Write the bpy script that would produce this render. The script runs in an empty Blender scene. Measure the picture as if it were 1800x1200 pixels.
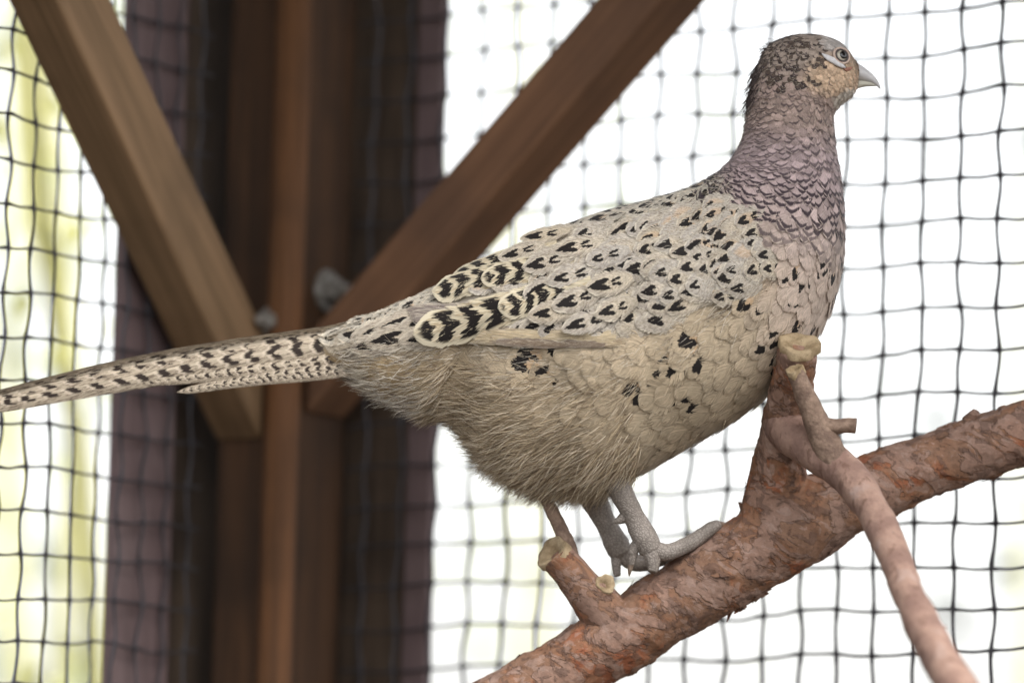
import bpy, bmesh, math, random
import numpy as np
from mathutils import Vector, Matrix, noise as mnoise
from mathutils.bvhtree import BVHTree

rng = np.random.default_rng(7); random.seed(7)
R = math.radians
scene = bpy.context.scene
col = scene.collection

# ------------------------------------------------------------------ camera, sky, sun, exposure
PITCH, ROLL, DIST = R(5.7), R(1.5), 4.0
CAM = Vector((0, -3.98, 1.5))
fwd = Vector((0, math.cos(PITCH), math.sin(PITCH)))
r0 = Vector((1, 0, 0)); u0 = r0.cross(fwd)
right = r0 * math.cos(ROLL) + u0 * math.sin(ROLL)
up = u0 * math.cos(ROLL) - r0 * math.sin(ROLL)
cam = bpy.data.cameras.new('camera'); camo = bpy.data.objects.new('camera', cam); col.objects.link(camo)
camo.matrix_world = Matrix(((right.x, up.x, -fwd.x, CAM.x), (right.y, up.y, -fwd.y, CAM.y), (right.z, up.z, -fwd.z, CAM.z), (0, 0, 0, 1)))
cam.lens = 200; cam.sensor_width = 36; cam.clip_end = 3000; cam.clip_start = .1
cam.dof.use_dof = True; cam.dof.focus_distance = 3.955; cam.dof.aperture_fstop = 2.4
scene.camera = camo

SUN_EL, SUN_AZ = R(56), R(140)          # azimuth from +Y towards +X
w = bpy.data.worlds.new('World'); scene.world = w; w.use_nodes = True
wn = w.node_tree; bg = wn.nodes['Background']
sky = wn.nodes.new('ShaderNodeTexSky'); sky.sky_type = 'NISHITA'; sky.sun_disc = False
sky.sun_elevation = SUN_EL; sky.sun_rotation = SUN_AZ; sky.dust_density = 2.5; sky.air_density = 1.2; sky.ozone_density = 1.0
hs = wn.nodes.new('ShaderNodeHueSaturation'); hs.inputs['Saturation'].default_value = .14
wn.links.new(sky.outputs[0], hs.inputs['Color']); wn.links.new(hs.outputs[0], bg.inputs['Color'])
bg.inputs['Strength'].default_value = .12
sl = bpy.data.lights.new('sun', 'SUN'); sl.energy = 1.35; sl.angle = R(25); sl.color = (1, .95, .88)
so = bpy.data.objects.new('sun', sl); col.objects.link(so)
sdir = Vector((math.sin(SUN_AZ) * math.cos(SUN_EL), math.cos(SUN_AZ) * math.cos(SUN_EL), math.sin(SUN_EL)))
so.rotation_euler = sdir.to_track_quat('Z', 'Y').to_euler(); so.location = sdir * 30
vs = scene.view_settings
vs.view_transform = 'Standard'; vs.look = 'None'; vs.gamma = 1; vs.use_curve_mapping = False
vs.exposure = 1.68
scene.render.engine = 'CYCLES'
cy = scene.cycles
cy.use_denoising = True
try: cy.denoiser = 'OPENIMAGEDENOISE'
except Exception: pass
cy.transparent_max_bounces = 24; cy.max_bounces = 6; cy.sample_clamp_indirect = 8

# ------------------------------------------------------------------ frames and helpers
S = 0.0004                                             # metres per picture pixel at the bird
ORI = CAM + fwd * DIST
F = Matrix(((right.x, fwd.x, up.x, ORI.x), (right.y, fwd.y, up.y, ORI.y), (right.z, fwd.z, up.z, ORI.z), (0, 0, 0, 1)))
FPX = 10000.0
def unproj(px, py, d): return CAM + fwd * d + right * ((px - 900) / FPX * d) + up * ((600 - py) / FPX * d)
def proj(P):
    q = P - CAM; d = q.dot(fwd); return 900 + FPX * q.dot(right) / d, 600 - FPX * q.dot(up) / d, d

def tag(o, label=None, cat=None, group=None, kind=None):
    if label: o['label'] = label
    if cat: o['category'] = cat
    if group: o['group'] = group
    if kind: o['kind'] = kind
    return o
def link(name, me, parent=None, loc=None):
    o = bpy.data.objects.new(name, me); col.objects.link(o)
    if parent is not None: o.parent = parent
    if loc is not None: o.location = loc
    return o
def mesh_np(name, V, Fc, mat, smooth=True, attrs=None):
    me = bpy.data.meshes.new(name)
    me.from_pydata(V.tolist() if hasattr(V, 'tolist') else V, [], Fc.tolist() if hasattr(Fc, 'tolist') else Fc)
    if mat: me.materials.append(mat)
    if smooth: me.polygons.foreach_set('use_smooth', [True] * len(me.polygons))
    for k, (tp, arr) in (attrs or {}).items():
        a = me.attributes.new(k, tp, 'POINT')
        a.data.foreach_set('vector' if tp == 'FLOAT_VECTOR' else 'color', np.ascontiguousarray(arr, dtype=np.float32).ravel())
    me.update(); return me
def lin(r, g, b):
    f = lambda c: c / 12.92 if c <= .04045 else ((c + .055) / 1.055) ** 2.4
    return np.array([f(r / 255), f(g / 255), f(b / 255)])
def c4(c): return (float(c[0]), float(c[1]), float(c[2]), 1)

# ---- node expression helper
class X:
    def __init__(s, nt, v): s.nt, s.v = nt, v
    def _m(s, op, o=None, o2=None):
        n = s.nt.nodes.new('ShaderNodeMath'); n.operation = op
        for i, q in enumerate((s, o, o2)):
            if q is None: continue
            q = q.v if isinstance(q, X) else q
            if isinstance(q, (int, float)): n.inputs[i].default_value = q
            else: s.nt.links.new(q, n.inputs[i])
        return X(s.nt, n.outputs[0])
    def __add__(s, o): return s._m('ADD', o)
    def __radd__(s, o): return s._m('ADD', o)
    def __sub__(s, o): return s._m('SUBTRACT', o)
    def __rsub__(s, o): return (s * -1) + o
    def __mul__(s, o): return s._m('MULTIPLY', o)
    def __rmul__(s, o): return s._m('MULTIPLY', o)
    def __truediv__(s, o): return s._m('DIVIDE', o)
    def abs(s): return s._m('ABSOLUTE')
    def sin(s): return s._m('SINE')
    def frac(s): return s._m('FRACT')
    def sqrt(s): return s._m('SQRT')
    def pow(s, p): return s._m('POWER', p)
    def min(s, o): return s._m('MINIMUM', o)
    def max(s, o): return s._m('MAXIMUM', o)
    def ss(s, a, b):                                    # smoothstep; a > b gives the falling one
        n = s.nt.nodes.new('ShaderNodeMapRange'); n.interpolation_type = 'SMOOTHSTEP'; n.clamp = True
        lo, hi = (a, b) if a < b else (b, a)
        s.nt.links.new(s.v, n.inputs['Value']); n.inputs['From Min'].default_value = lo; n.inputs['From Max'].default_value = hi
        n.inputs['To Min'].default_value = 0 if a < b else 1; n.inputs['To Max'].default_value = 1 if a < b else 0
        return X(s.nt, n.outputs[0])
class Mat:
    def __init__(s, name):
        s.m = bpy.data.materials.new(name); s.m.use_nodes = True; s.nt = s.m.node_tree; s.p = s.nt.nodes['Principled BSDF']
        s.p.inputs['Roughness'].default_value = .75; s.p.inputs['Specular IOR Level'].default_value = .25
        s.out = s.nt.nodes['Material Output']
    def set(s, k, v):
        v = v.v if isinstance(v, X) else v
        if hasattr(v, 'is_output'): s.nt.links.new(v, s.p.inputs[k])
        else: s.p.inputs[k].default_value = v
    def attr(s, name):
        n = s.nt.nodes.new('ShaderNodeAttribute'); n.attribute_name = name; return n
    def sep(s, sock):
        n = s.nt.nodes.new('ShaderNodeSeparateXYZ'); s.nt.links.new(sock, n.inputs[0]); return [X(s.nt, o) for o in n.outputs]
    def vec(s, x, y, z):
        n = s.nt.nodes.new('ShaderNodeCombineXYZ')
        for i, q in enumerate((x, y, z)):
            if isinstance(q, X): s.nt.links.new(q.v, n.inputs[i])
            else: n.inputs[i].default_value = q
        return n.outputs[0]
    def obj(s): return s.nt.nodes.new('ShaderNodeTexCoord').outputs['Object']
    def mapv(s, sock, scale=(1, 1, 1), rot=(0, 0, 0)):
        n = s.nt.nodes.new('ShaderNodeMapping'); s.nt.links.new(sock, n.inputs[0]); n.inputs['Scale'].default_value = scale; n.inputs['Rotation'].default_value = rot
        return n.outputs[0]
    def noise(s, vec, scale=5, detail=3, rough=.55, dist=0):
        n = s.nt.nodes.new('ShaderNodeTexNoise'); n.inputs['Scale'].default_value = scale; n.inputs['Detail'].default_value = detail
        n.inputs['Roughness'].default_value = rough; n.inputs['Distortion'].default_value = dist
        s.nt.links.new(vec, n.inputs['Vector']); return X(s.nt, n.outputs[0])
    def voro(s, vec, scale=5, feature='F1', out='Distance', rnd=1):
        n = s.nt.nodes.new('ShaderNodeTexVoronoi'); n.feature = feature; n.inputs['Scale'].default_value = scale; n.inputs['Randomness'].default_value = rnd
        s.nt.links.new(vec, n.inputs['Vector']); return X(s.nt, n.outputs[out])
    def mix(s, f, a, b, mode='MIX'):
        n = s.nt.nodes.new('ShaderNodeMix'); n.data_type = 'RGBA'; n.blend_type = mode; n.clamp_factor = True
        for k, q in ((0, f), (6, a), (7, b)):
            q = q.v if isinstance(q, X) else q
            if hasattr(q, 'is_output'): s.nt.links.new(q, n.inputs[k])
            elif k == 0: n.inputs[k].default_value = q
            else: n.inputs[k].default_value = c4(q)
        return n.outputs[2]
    def gain(s, c, k):                                  # colour times a factor
        n = s.nt.nodes.new('ShaderNodeVectorMath'); n.operation = 'SCALE'
        s.nt.links.new(c, n.inputs[0]); s.nt.links.new(k.v, n.inputs['Scale']); return n.outputs[0]
    def bump(s, h, strength=.5, dist=.001):
        n = s.nt.nodes.new('ShaderNodeBump'); n.inputs['Strength'].default_value = strength; n.inputs['Distance'].default_value = dist
        s.nt.links.new(h.v, n.inputs['Height']); s.nt.links.new(n.outputs[0], s.p.inputs['Normal'])
    def surface(s, sock): s.nt.links.new(sock, s.out.inputs['Surface'])

# ------------------------------------------------------------------ wood, wire and ground materials
def wood_mat(name, c1, c2, c3, grain_axis='Z', rough=.7):
    M = Mat(name); o = M.obj()
    sc = {'Z': (60, 60, 3), 'X': (3, 60, 60)}[grain_axis]
    g = M.noise(M.mapv(o, sc), 1, 5, .65, .4); b = M.noise(o, 9, 3); k = M.noise(M.mapv(o, tuple(q * 4 for q in sc)), 1, 3)
    c = M.mix(g.ss(.3, .7), c1, c2); c = M.mix(b.ss(.45, .75) * .6, c, c3); c = M.gain(c, k * .5 + .75)
    M.set('Base Color', c); M.set('Roughness', rough); M.bump(g + k * .5, .5, .0015)
    return M.m
m_post = wood_mat('stained_post_wood', lin(54, 38, 26), lin(84, 58, 38), lin(40, 30, 23))
m_brace = wood_mat('stained_brace_wood', lin(104, 75, 55), lin(130, 95, 70), lin(88, 66, 53), 'X')
m_brace2 = wood_mat('weathered_brace_wood', lin(114, 91, 66), lin(140, 112, 84), lin(96, 77, 57), 'X')
m_board = wood_mat('painted_board', lin(96, 80, 80), lin(112, 94, 94), lin(124, 108, 107))
m_grey = wood_mat('weathered_outer_post', lin(68, 56, 47), lin(100, 84, 70), lin(44, 37, 32))
M = Mat('dark_wire'); M.set('Base Color', c4(lin(66, 64, 68))); M.set('Roughness', .45); M.set('Metallic', .35); m_wire = M.m
M = Mat('zinc_bolt'); o = M.obj(); n = M.noise(o, 160, 4); M.set('Base Color', M.mix(n.ss(.35, .65), lin(112, 106, 98), lin(150, 146, 140))); M.set('Roughness', .5); M.set('Metallic', .3); m_zinc = M.m
M = Mat('soil'); o = M.obj(); n = M.noise(o, 14, 6, .7); M.set('Base Color', M.mix(n.ss(.35, .65), lin(46, 40, 34), lin(64, 56, 46))); M.bump(n, .8, .02); m_soil = M.m

# ------------------------------------------------------------------ setting: ground
bm = bmesh.new(); bmesh.ops.create_grid(bm, x_segments=60, y_segments=60, size=600)
me = bpy.data.meshes.new('ground'); bm.to_mesh(me); bm.free(); me.materials.append(m_soil)
tag(link('ground', me), kind='structure')

def tube_mesh(name, pts, rad, sides, mat, cap=True):
    V, Fc = [], []; n = len(pts); pts = [Vector(p) for p in pts]
    ref = Vector((0, 1, .01))
    for k, p in enumerate(pts):
        tg = (pts[min(k + 1, n - 1)] - pts[max(k - 1, 0)]).normalized(); b = tg.cross(ref).normalized(); a = b.cross(tg)
        for s_ in range(sides):
            an = 2 * math.pi * s_ / sides; V.append(tuple(p + (a * math.cos(an) + b * math.sin(an)) * rad[k]))
    for k in range(n - 1):
        for s_ in range(sides): Fc.append((k * sides + s_, k * sides + (s_ + 1) % sides, (k + 1) * sides + (s_ + 1) % sides, (k + 1) * sides + s_))
    if cap: Fc.append(tuple(range(sides))[::-1]); Fc.append(tuple(range((n - 1) * sides, n * sides)))
    me = bpy.data.meshes.new(name); me.from_pydata(V, [], Fc); me.materials.append(mat); me.polygons.foreach_set('use_smooth', [True] * len(me.polygons)); return me
m_lit_edge = wood_mat('lit_edge_wood', lin(84, 56, 35), lin(112, 76, 48), lin(68, 48, 32))  # lighter tone paints in the light on the post's front edge
# ------------------------------------------------------------------ aviary corner (wall frame: eL along the left wall, eR along the right)
DK = 4.40
kp = unproj(494, 600, DK); K = Vector((kp.x, kp.y, 0))
eL = Vector((-.5, -.8660254, 0)); eR = Vector((.8660254, -.5, 0))
def Wp(l, r, z): return K + eL * l + eR * r + Vector((0, 0, z))
def z_at(l, r, py):
    P0 = Wp(l, r, 1.5); P1 = Wp(l, r, 2.5); a = proj(P0)[1]; b = proj(P1)[1]; z = 1.5 + (py - a) / (b - a)
    for _ in range(4):
        a = proj(Wp(l, r, z))[1]; b = proj(Wp(l, r, z + .01))[1]; z += (py - a) / (b - a) * .01
    return z
def timber(name, corners, mat, parent=None, bevel=.004, seg=2, label=None, cat=None, group=None, axis=None, jitter=.0):
    """corners: 8 world points (bottom four, top four). origin at the first; local X along axis when given"""
    o0 = sum(corners[:4], Vector()) / 4
    rot = Matrix.Identity(4)
    if axis is not None: rot = axis.normalized().to_track_quat('X', 'Z').to_matrix().to_4x4()
    MW = Matrix.Translation(o0) @ rot; inv = MW.inverted()
    bm = bmesh.new(); v = [bm.verts.new(inv @ c) for c in corners]
    for f in ((3, 2, 1, 0), (4, 5, 6, 7), (0, 1, 5, 4), (1, 2, 6, 5), (2, 3, 7, 6), (3, 0, 4, 7)): bm.faces.new([v[i] for i in f])
    bmesh.ops.recalc_face_normals(bm, faces=bm.faces)
    if bevel: bmesh.ops.bevel(bm, geom=bm.edges[:], offset=bevel, segments=seg, profile=.6, affect='EDGES', clamp_overlap=True)
    me = bpy.data.meshes.new(name); bm.to_mesh(me); bm.free(); me.materials.append(mat)
    o = link(name, me, parent)
    if parent is not None: o.matrix_basis = Matrix.Translation(parent.location).inverted() @ MW
    else: o.matrix_basis = MW
    if label: tag(o, label, cat, group)
    return o
def vbox(l0, l1, r_0, r_1, z0, z1):
    return [Wp(l0, r_0, z0), Wp(l1, r_0, z0), Wp(l1, r_1, z0), Wp(l0, r_1, z0), Wp(l0, r_0, z1), Wp(l1, r_0, z1), Wp(l1, r_1, z1), Wp(l0, r_1, z1)]
ZT = 2.55
aL, aR = .093, .064
post = timber('corner_post', vbox(.002, aL, .002, aR, 0, ZT), m_post, bevel=.011, seg=4, label='dark brown stained corner post inside the wire mesh', cat='post')
lit_strip = tube_mesh('post', [Vector((0, 0, 0)), Vector((0, 0, ZT * .5)), Vector((0, 0, ZT - .001))], [.0135] * 3, 20, m_lit_edge); lit_strip.name = 'lit_edge_mesh'  # strip added along the front edge, standing in for its lit chamfer
to = link('lit_edge_strip', lit_strip, post); to.location = post.matrix_basis.inverted() @ Wp(aL - .006, aR - .006, .0005)
timber('outer_board', vbox(.135, .209, -.016, -.006, 0, ZT), m_board, bevel=.002, label='wide purple brown painted board behind the mesh beside yellow green stems', cat='board')
timber('outer_board', vbox(-.016, -.006, .1125, .134, 0, ZT), m_board, bevel=.002, label='narrow purple brown painted board behind the mesh beside the bright opening', cat='board')
timber('outer_post', vbox(.0, .12, -.063, -.03, 0, ZT), m_grey, bevel=.003, label='shadowed weathered post behind mesh between corner post and wide board', cat='post')
timber('outer_post', vbox(-.063, -.03, .0, .105, 0, ZT), m_grey, bevel=.003, label='shadowed weathered post behind mesh between corner post and narrow board', cat='post')
# knee braces, 45 degrees, and the plates they carry
def brace(side, lo, hi, zb, depth, name_label, mat):
    run = .62; dz = depth * math.sqrt(2)
    st = aL + .001 if side == 'L' else aR + .001
    g = (lambda a, b, z: Wp(a, b, z)) if side == 'L' else (lambda a, b, z: Wp(b, a, z))
    C = [g(st, lo, zb), g(st, hi, zb), g(st, hi, zb + dz), g(st, lo, zb + dz)]
    D = [g(st + run, lo, zb + run), g(st + run, hi, zb + run), g(st + run, hi, zb + run + dz), g(st + run, lo, zb + run + dz)]
    return timber('knee_brace', C + D, mat, bevel=.004, seg=3, label=name_label, cat='brace', group=None, axis=D[0] - C[0])
zbL = z_at(aL, .046, 775); zbR = z_at(.066, aR, 728)
brace('L', .004, .046, zbL, .057, 'weathered tan diagonal brace rising from corner post towards yellow green stems', m_brace2)
brace('R', .010, .066, zbR, .043, 'reddish brown diagonal brace rising from corner post above the bird', m_brace)
# plates on the braces and unseen boards added on top to shade the post
timber('wall_plate', [Wp(l, r_, z) for z in (ZT + .001, ZT + .08) for (l, r_) in ((-.03, .001), (2.2, .001), (2.2, .06), (-.03, .06))], m_brace2, label='horizontal top beam above the weathered tan brace', cat='beam')
timber('wall_plate', [Wp(l, r_, z) for z in (ZT + .001, ZT + .08) for (l, r_) in ((.001, .061), (.06, .061), (.06, 2.2), (.001, 2.2))], m_brace, label='horizontal top beam above the reddish brown brace', cat='beam')
shade_eaves = bpy.data.objects.new('shade_eaves', None); col.objects.link(shade_eaves); shade_eaves.location = Wp(0, 0, ZT + .082); tag(shade_eaves, 'unseen dark boards added to shade the corner of the aviary', 'shading roof')
for k in range(9):
    a0, a1 = -.35 + k * .095, -.35 + k * .095 + .09
    for q, (A_, B_) in enumerate((((a0, 2.2), 'L'), ((a0, 2.2), 'R'))):
        g = (lambda u_, v_, z: Wp(v_, u_, z)) if B_ == 'L' else (lambda u_, v_, z: Wp(u_, v_, z))
        st0 = a0 if B_ == 'L' else a1 + .005
        C8 = [g(u_, v_, z) for z in (ZT + .083, ZT + .105) for (u_, v_) in ((a0, st0), (a0, 2.2), (a1, 2.2), (a1, st0))]
        timber('board', C8, m_post, shade_eaves, bevel=.002, seg=1)
# bolts on the post
def bolt(P, nrm, rad, label):
    q = nrm.to_track_quat('Z', 'Y'); e = bpy.data.objects.new('bolt', None); col.objects.link(e); e.location = P; e.rotation_euler = q.to_euler()
    tag(e, label, 'bolt', None)
    for nm, r_, h0, h1, n in (('washer', rad, 0, .004, 28), ('bolt_head', rad * .62, .004, .014, 6), ('bolt_end', rad * .33, .014, .022, 16)):
        bm = bmesh.new(); bmesh.ops.create_cone(bm, segments=n, radius1=r_, radius2=r_ * .96, depth=h1 - h0, cap_ends=True, matrix=Matrix.Translation((0, 0, (h0 + h1) / 2)))
        bmesh.ops.bevel(bm, geom=bm.edges[:], offset=.0008, segments=1, affect='EDGES', clamp_overlap=True)
        me = bpy.data.meshes.new(nm); bm.to_mesh(me); bm.free(); me.materials.append(m_zinc); link(nm, me, e)
bolt(Wp(.04, aR, z_at(.04, aR, 512)), eR, .017, 'round grey bolt and washer on corner post beside reddish brace')
bolt(Wp(aL, .052, z_at(aL, .052, 566)), eL, .013, 'pale bolt on corner post just above the bird tail')

# ------------------------------------------------------------------ wire mesh panels, each wire a part
CELL = .0312
def wire_panel(side, t0, t1, z0, z1, label, pxy):
    # phase from one crossing seen in the photograph
    best = None
    for i in range(2000):
        t = t0 + (t1 - t0) * i / 2000; P = Wp(t, 0, 2) if side == 'L' else Wp(0, t, 2)
        d = abs(proj(P)[0] - pxy[0])
        if best is None or d < best[0]: best = (d, t)
    tc = best[1]; zc = z_at(tc, 0, pxy[1]) if side == 'L' else z_at(0, tc, pxy[1])
    for i in range(400):
        t = tc - .01 + .02 * i / 400; P = Wp(t, 0, zc) if side == 'L' else Wp(0, t, zc)
        if abs(proj(P)[0] - pxy[0]) < .7: tc = t; break
    root = bpy.data.objects.new('wire_mesh', None); col.objects.link(root)
    base = Wp(t0, 0, z0) if side == 'L' else Wp(0, t0, z0); root.location = base; tag(root, label, 'wire mesh', 'wire mesh panels of the aviary')
    e, nn = (eL, eR) if side == 'L' else (eR, eL)
    na, nb = math.floor((t0 - tc) / CELL) + 1, math.floor((t1 - tc) / CELL)
    ma, mb = math.floor((z0 - zc) / CELL) + 1, math.floor((z1 - zc) / CELL)
    def off(i, j, sd): return Vector((mnoise.noise((i * .37 + sd, j * .41, sd * 3.1)), mnoise.noise((i * .43, j * .39 + sd, 7 + sd)), 0))
    def tube(pts, rad, sides=6):
        V, Fc = [], []
        n = len(pts)
        for k, p in enumerate(pts):
            tg = (pts[min(k + 1, n - 1)] - pts[max(k - 1, 0)]).normalized(); a = nn; b = tg.cross(a).normalized(); a = b.cross(tg)
            for s_ in range(sides):
                an = 2 * math.pi * s_ / sides; V.append(p + (a * math.cos(an) + b * math.sin(an)) * rad[k])
        for k in range(n - 1):
            for s_ in range(sides): Fc.append((k * sides + s_, k * sides + (s_ + 1) % sides, (k + 1) * sides + (s_ + 1) % sides, (k + 1) * sides + s_))
        return [tuple(v) for v in V], Fc
    SLO = .029 if side == 'R' else -.0175           # the netting hangs a little off level
    sub = 6; RW = .00125 if side == 'R' else .00115
    def vpt(i, q):                                       # vertical wire i at row parameter q
        j = q; o_ = off(i, j, 1); wv = math.sin(math.pi * (q + i)) ; cr = math.cos(math.pi * (q - SLO * i + i))
        amp = .0011 if side == 'R' else .0016
        tt = tc + i * CELL + o_.x * .004 + amp * math.sin(math.pi * q + i * 2.3) + .0006 * mnoise.noise((i * 3.3, q * 1.7, 5)) - .0
        return e * (tt - t0) + Vector((0, 0, zc + q * CELL - z0)) + nn * (.0009 * cr)
    def hpt(q, j):
        o_ = off(q, j, 2); cr = -math.cos(math.pi * (q + j))
        sag = -.0012 * math.sin(math.pi * q) ** 2 * (.5 + mnoise.noise((q * .3, j, 3)))
        zz = zc + j * CELL + SLO * q * CELL + o_.y * .0045 + sag
        return e * (tc + q * CELL - t0) + Vector((0, 0, zz - z0)) + nn * (.0009 * cr)
    for i in range(na, nb + 1):
        qs = np.arange(ma - .5, mb + .5 + 1e-6, 1 / sub); pts = [vpt(i, q) for q in qs]
        rad = [RW * (1 + .55 * max(0, 1 - abs((q - SLO * i) - round(q - SLO * i)) * 5)) * (1 + .18 * mnoise.noise((i, q, 9))) for q in qs]
        V, Fc = tube(pts, rad); me = bpy.data.meshes.new('wire'); me.from_pydata(V, [], Fc); me.materials.append(m_wire); me.polygons.foreach_set('use_smooth', [True] * len(me.polygons)); link('wire', me, root)
    for j in range(ma, mb + 1):
        qs = np.arange(na - .5, nb + .5 + 1e-6, 1 / sub); pts = [hpt(q, j) for q in qs]
        rad = [RW * .85 * (1 + .6 * max(0, 1 - abs(q - round(q)) * 5)) * (1 + .18 * mnoise.noise((q, j, 19))) for q in qs]
        V, Fc = tube(pts, rad); me = bpy.data.meshes.new('wire'); me.from_pydata(V, [], Fc); me.materials.append(m_wire); me.polygons.foreach_set('use_smooth', [True] * len(me.polygons)); link('wire', me, root)
wire_panel('R', aR + .002, 1.05, 1.3, 2.54, 'wire mesh panel behind the bird beside the bright white opening', (1690, 312))
wire_panel('L', aL + .002, .95, 1.3, 2.54, 'wire mesh panel with wavy uprights in front of yellow green stems', (56, 365))

# ------------------------------------------------------------------ plants outside, far out of focus
M = Mat('pale_leaf'); at_ = M.attr('fcol'); M.set('Base Color', at_.outputs['Color']); M.set('Roughness', .6)
tr = M.nt.nodes.new('ShaderNodeBsdfTranslucent'); M.nt.links.new(at_.outputs['Color'], tr.inputs['Color'])
mx = M.nt.nodes.new('ShaderNodeMixShader'); mx.inputs[0].default_value = .5; M.nt.links.new(M.p.outputs[0], mx.inputs[1]); M.nt.links.new(tr.outputs[0], mx.inputs[2]); M.surface(mx.outputs[0]); m_leaf = M.m
M = Mat('pale_bark'); o = M.obj(); n = M.noise(M.mapv(o, (30, 30, 6)), 1, 4); M.set('Base Color', M.mix(n.ss(.3, .7), lin(190, 188, 120), lin(222, 218, 156))); m_stem = M.m
def sapling(px0, py0, px1, py1, d, rad, label, leaves, leafcol, spread=.12, leaf=.03, zlo=None):
    top = unproj(px0, py0, d); bot = unproj(px1, py1, d)
    dirv = (top - bot) / (top.z - bot.z); g = bot - dirv * bot.z; g.z = 0
    tip = top + dirv * .5
    root = bpy.data.objects.new('sapling', None); col.objects.link(root); root.location = g; tag(root, label, 'sapling', 'saplings outside the aviary')
    n = 14; pts = [(tip - g) * (k / (n - 1)) + Vector((.012 * math.sin(k * 1.7 + px0), .012 * math.cos(k * 2.1), 0)) for k in range(n)]
    pts[0] = Vector((0, 0, -.02))
    link('trunk', tube_mesh('trunk', pts, [rad * (1.25 - .6 * k / (n - 1)) for k in range(n)], 10, m_stem), root)
    V, Fc, Cc = [], [], []
    rs = random.Random(int(px0 * 7 + d * 31))
    for k in range(leaves):
        f = rs.uniform(.52, 1.0); c = (tip - g) * f + Vector((rs.gauss(0, spread), rs.gauss(0, spread), rs.gauss(0, .05)))
        dv = Vector((rs.gauss(0, 1), rs.gauss(0, 1), rs.gauss(-.4, .6))).normalized(); sd = dv.cross(Vector((rs.gauss(0, 1), rs.gauss(0, 1), rs.gauss(0, 1)))).normalized(); nm = dv.cross(sd)
        ln = leaf * rs.uniform(.7, 1.4); i0 = len(V)
        for (a, b, h) in ((0, 0, 0), (.4, .28, .05), (.4, -.28, .05), (.75, .2, .03), (.75, -.2, .03), (1, 0, -.06), (.45, 0, 0)): V.append(tuple(c + dv * a * ln + sd * b * ln + nm * h * ln))
        for f_ in ((0, 6, 1), (0, 2, 6), (6, 3, 1), (6, 2, 4), (6, 5, 3), (6, 4, 5)): Fc.append(tuple(i0 + q for q in f_))
        cc = np.array(leafcol) * rs.uniform(.7, 1.25); Cc += [list(cc) + [1]] * 7
    if leaves:
        me = mesh_np('crown', V, Fc, m_leaf, False, {'fcol': ('FLOAT_COLOR', np.array(Cc))}); link('crown', me, root)
YG = lin(232, 230, 150); PG = lin(222, 228, 180); GG = lin(176, 186, 160)
sapling(75, 150, 150, 1150, 5.1, .012, 'slender yellow green stem outside behind the wavy mesh uprights', 60, YG, .05, .03)
sapling(110, 560, 118, 1180, 5.5, .010, 'paler thin stem close behind the slender yellow green stem', 50, PG, .05, .03)
sapling(20, 500, 30, 1100, 6.6, .018, 'grey green leafy sapling outside beside the slender yellow green stem', 160, GG, .10, .05)
sapling(900, -40, 930, 1150, 7.5, .012, 'pale leafy sapling showing between narrow board and reddish brace', 150, PG, .16, .05)
sapling(1800, -60, 1815, 1150, 6.6, .009, 'faint grey leafy sapling outside past the bird beak', 70, GG * .22, .11, .045)

# ------------------------------------------------------------------ perch branch
M = Mat('flaking_bark'); o = M.obj()
rotv = M.mapv(o, (1, 1, 1), (0, R(-32), 0)); gl = M.mapv(rotv, (30, 62, 62))
n1 = M.noise(o, 24, 5, .6, .5); n2 = M.noise(gl, .8, 6, .6, .5); n3 = M.noise(o, 260, 5, .7); n4 = M.noise(gl, 1.9, 6, .62, .6); n5 = M.noise(M.mapv(rotv, (60, 330, 330)), 1, 5, .7, .6)
c = M.mix(n1.ss(.40, .62), lin(158, 122, 100), lin(172, 124, 94))
c = M.mix(n2.ss(.50, .53) * .6, c, lin(178, 148, 134))
c = M.mix(n1.ss(.52, .64) * n2.ss(.53, .47) * .85, c, lin(174, 106, 76))
c = M.mix(n4.ss(.55, .575) * .55, c, lin(116, 92, 82))
c = M.mix(n4.ss(.44, .40) * .5, c, lin(192, 164, 150))
c = M.mix(n5.ss(.62, .74) * .35, c, lin(110, 84, 72)); c = M.mix(n5.ss(.38, .28) * .35, c, lin(204, 178, 160))
edge = (n2 - .515).abs().ss(.02, .0) + (n4 - .562).abs().ss(.014, .0) * .7
c = M.mix(edge * .3, c, lin(70, 52, 44))
c = M.gain(c, n3 * .6 + .38)
M.set('Base Color', c); M.set('Roughness', .75); M.bump(n2.ss(.5, .53) * .45 + n4.ss(.55, .575) * .3 + n5 * .35 + n3 * .3 + n4 * .3, .7, .0024); m_bark = M.m
M = Mat('smooth_bark'); o = M.obj(); n1 = M.noise(o, 40, 4, .6); n3 = M.noise(M.mapv(o, (160, 160, 60)), 1, 4, .6)
c = M.mix(n1.ss(.4, .6), lin(150, 120, 108), lin(178, 146, 130)); c = M.mix(n3.ss(.54, .66) * .75, c, lin(116, 88, 76)); c = M.mix(n1.ss(.58, .72) * .7, c, lin(188, 166, 158)); c = M.gain(c, n3 * .3 + .62)
M.set('Base Color', c); M.bump(n1 + n3 * .6, .8, .003); m_bark2 = M.m
M = Mat('twig_bark'); o = M.obj(); n1 = M.noise(M.mapv(o, (90, 90, 90)), 1, 4, .6); n3 = M.noise(o, 420, 3)
c = M.mix(n1.ss(.4, .6), lin(112, 92, 80), lin(142, 120, 104)); c = M.gain(c, n3 * .7 + .65); M.set('Base Color', c); M.bump(n3 + n1, .8, .0012); m_twig = M.m
M = Mat('cut_wood'); o = M.obj(); n1 = M.noise(o, 90, 4, .6); v = M.noise(o, 110, 6, .75, 1.5); v = (v - .5).abs() * 3; n3 = M.noise(o, 500, 3)
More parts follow.
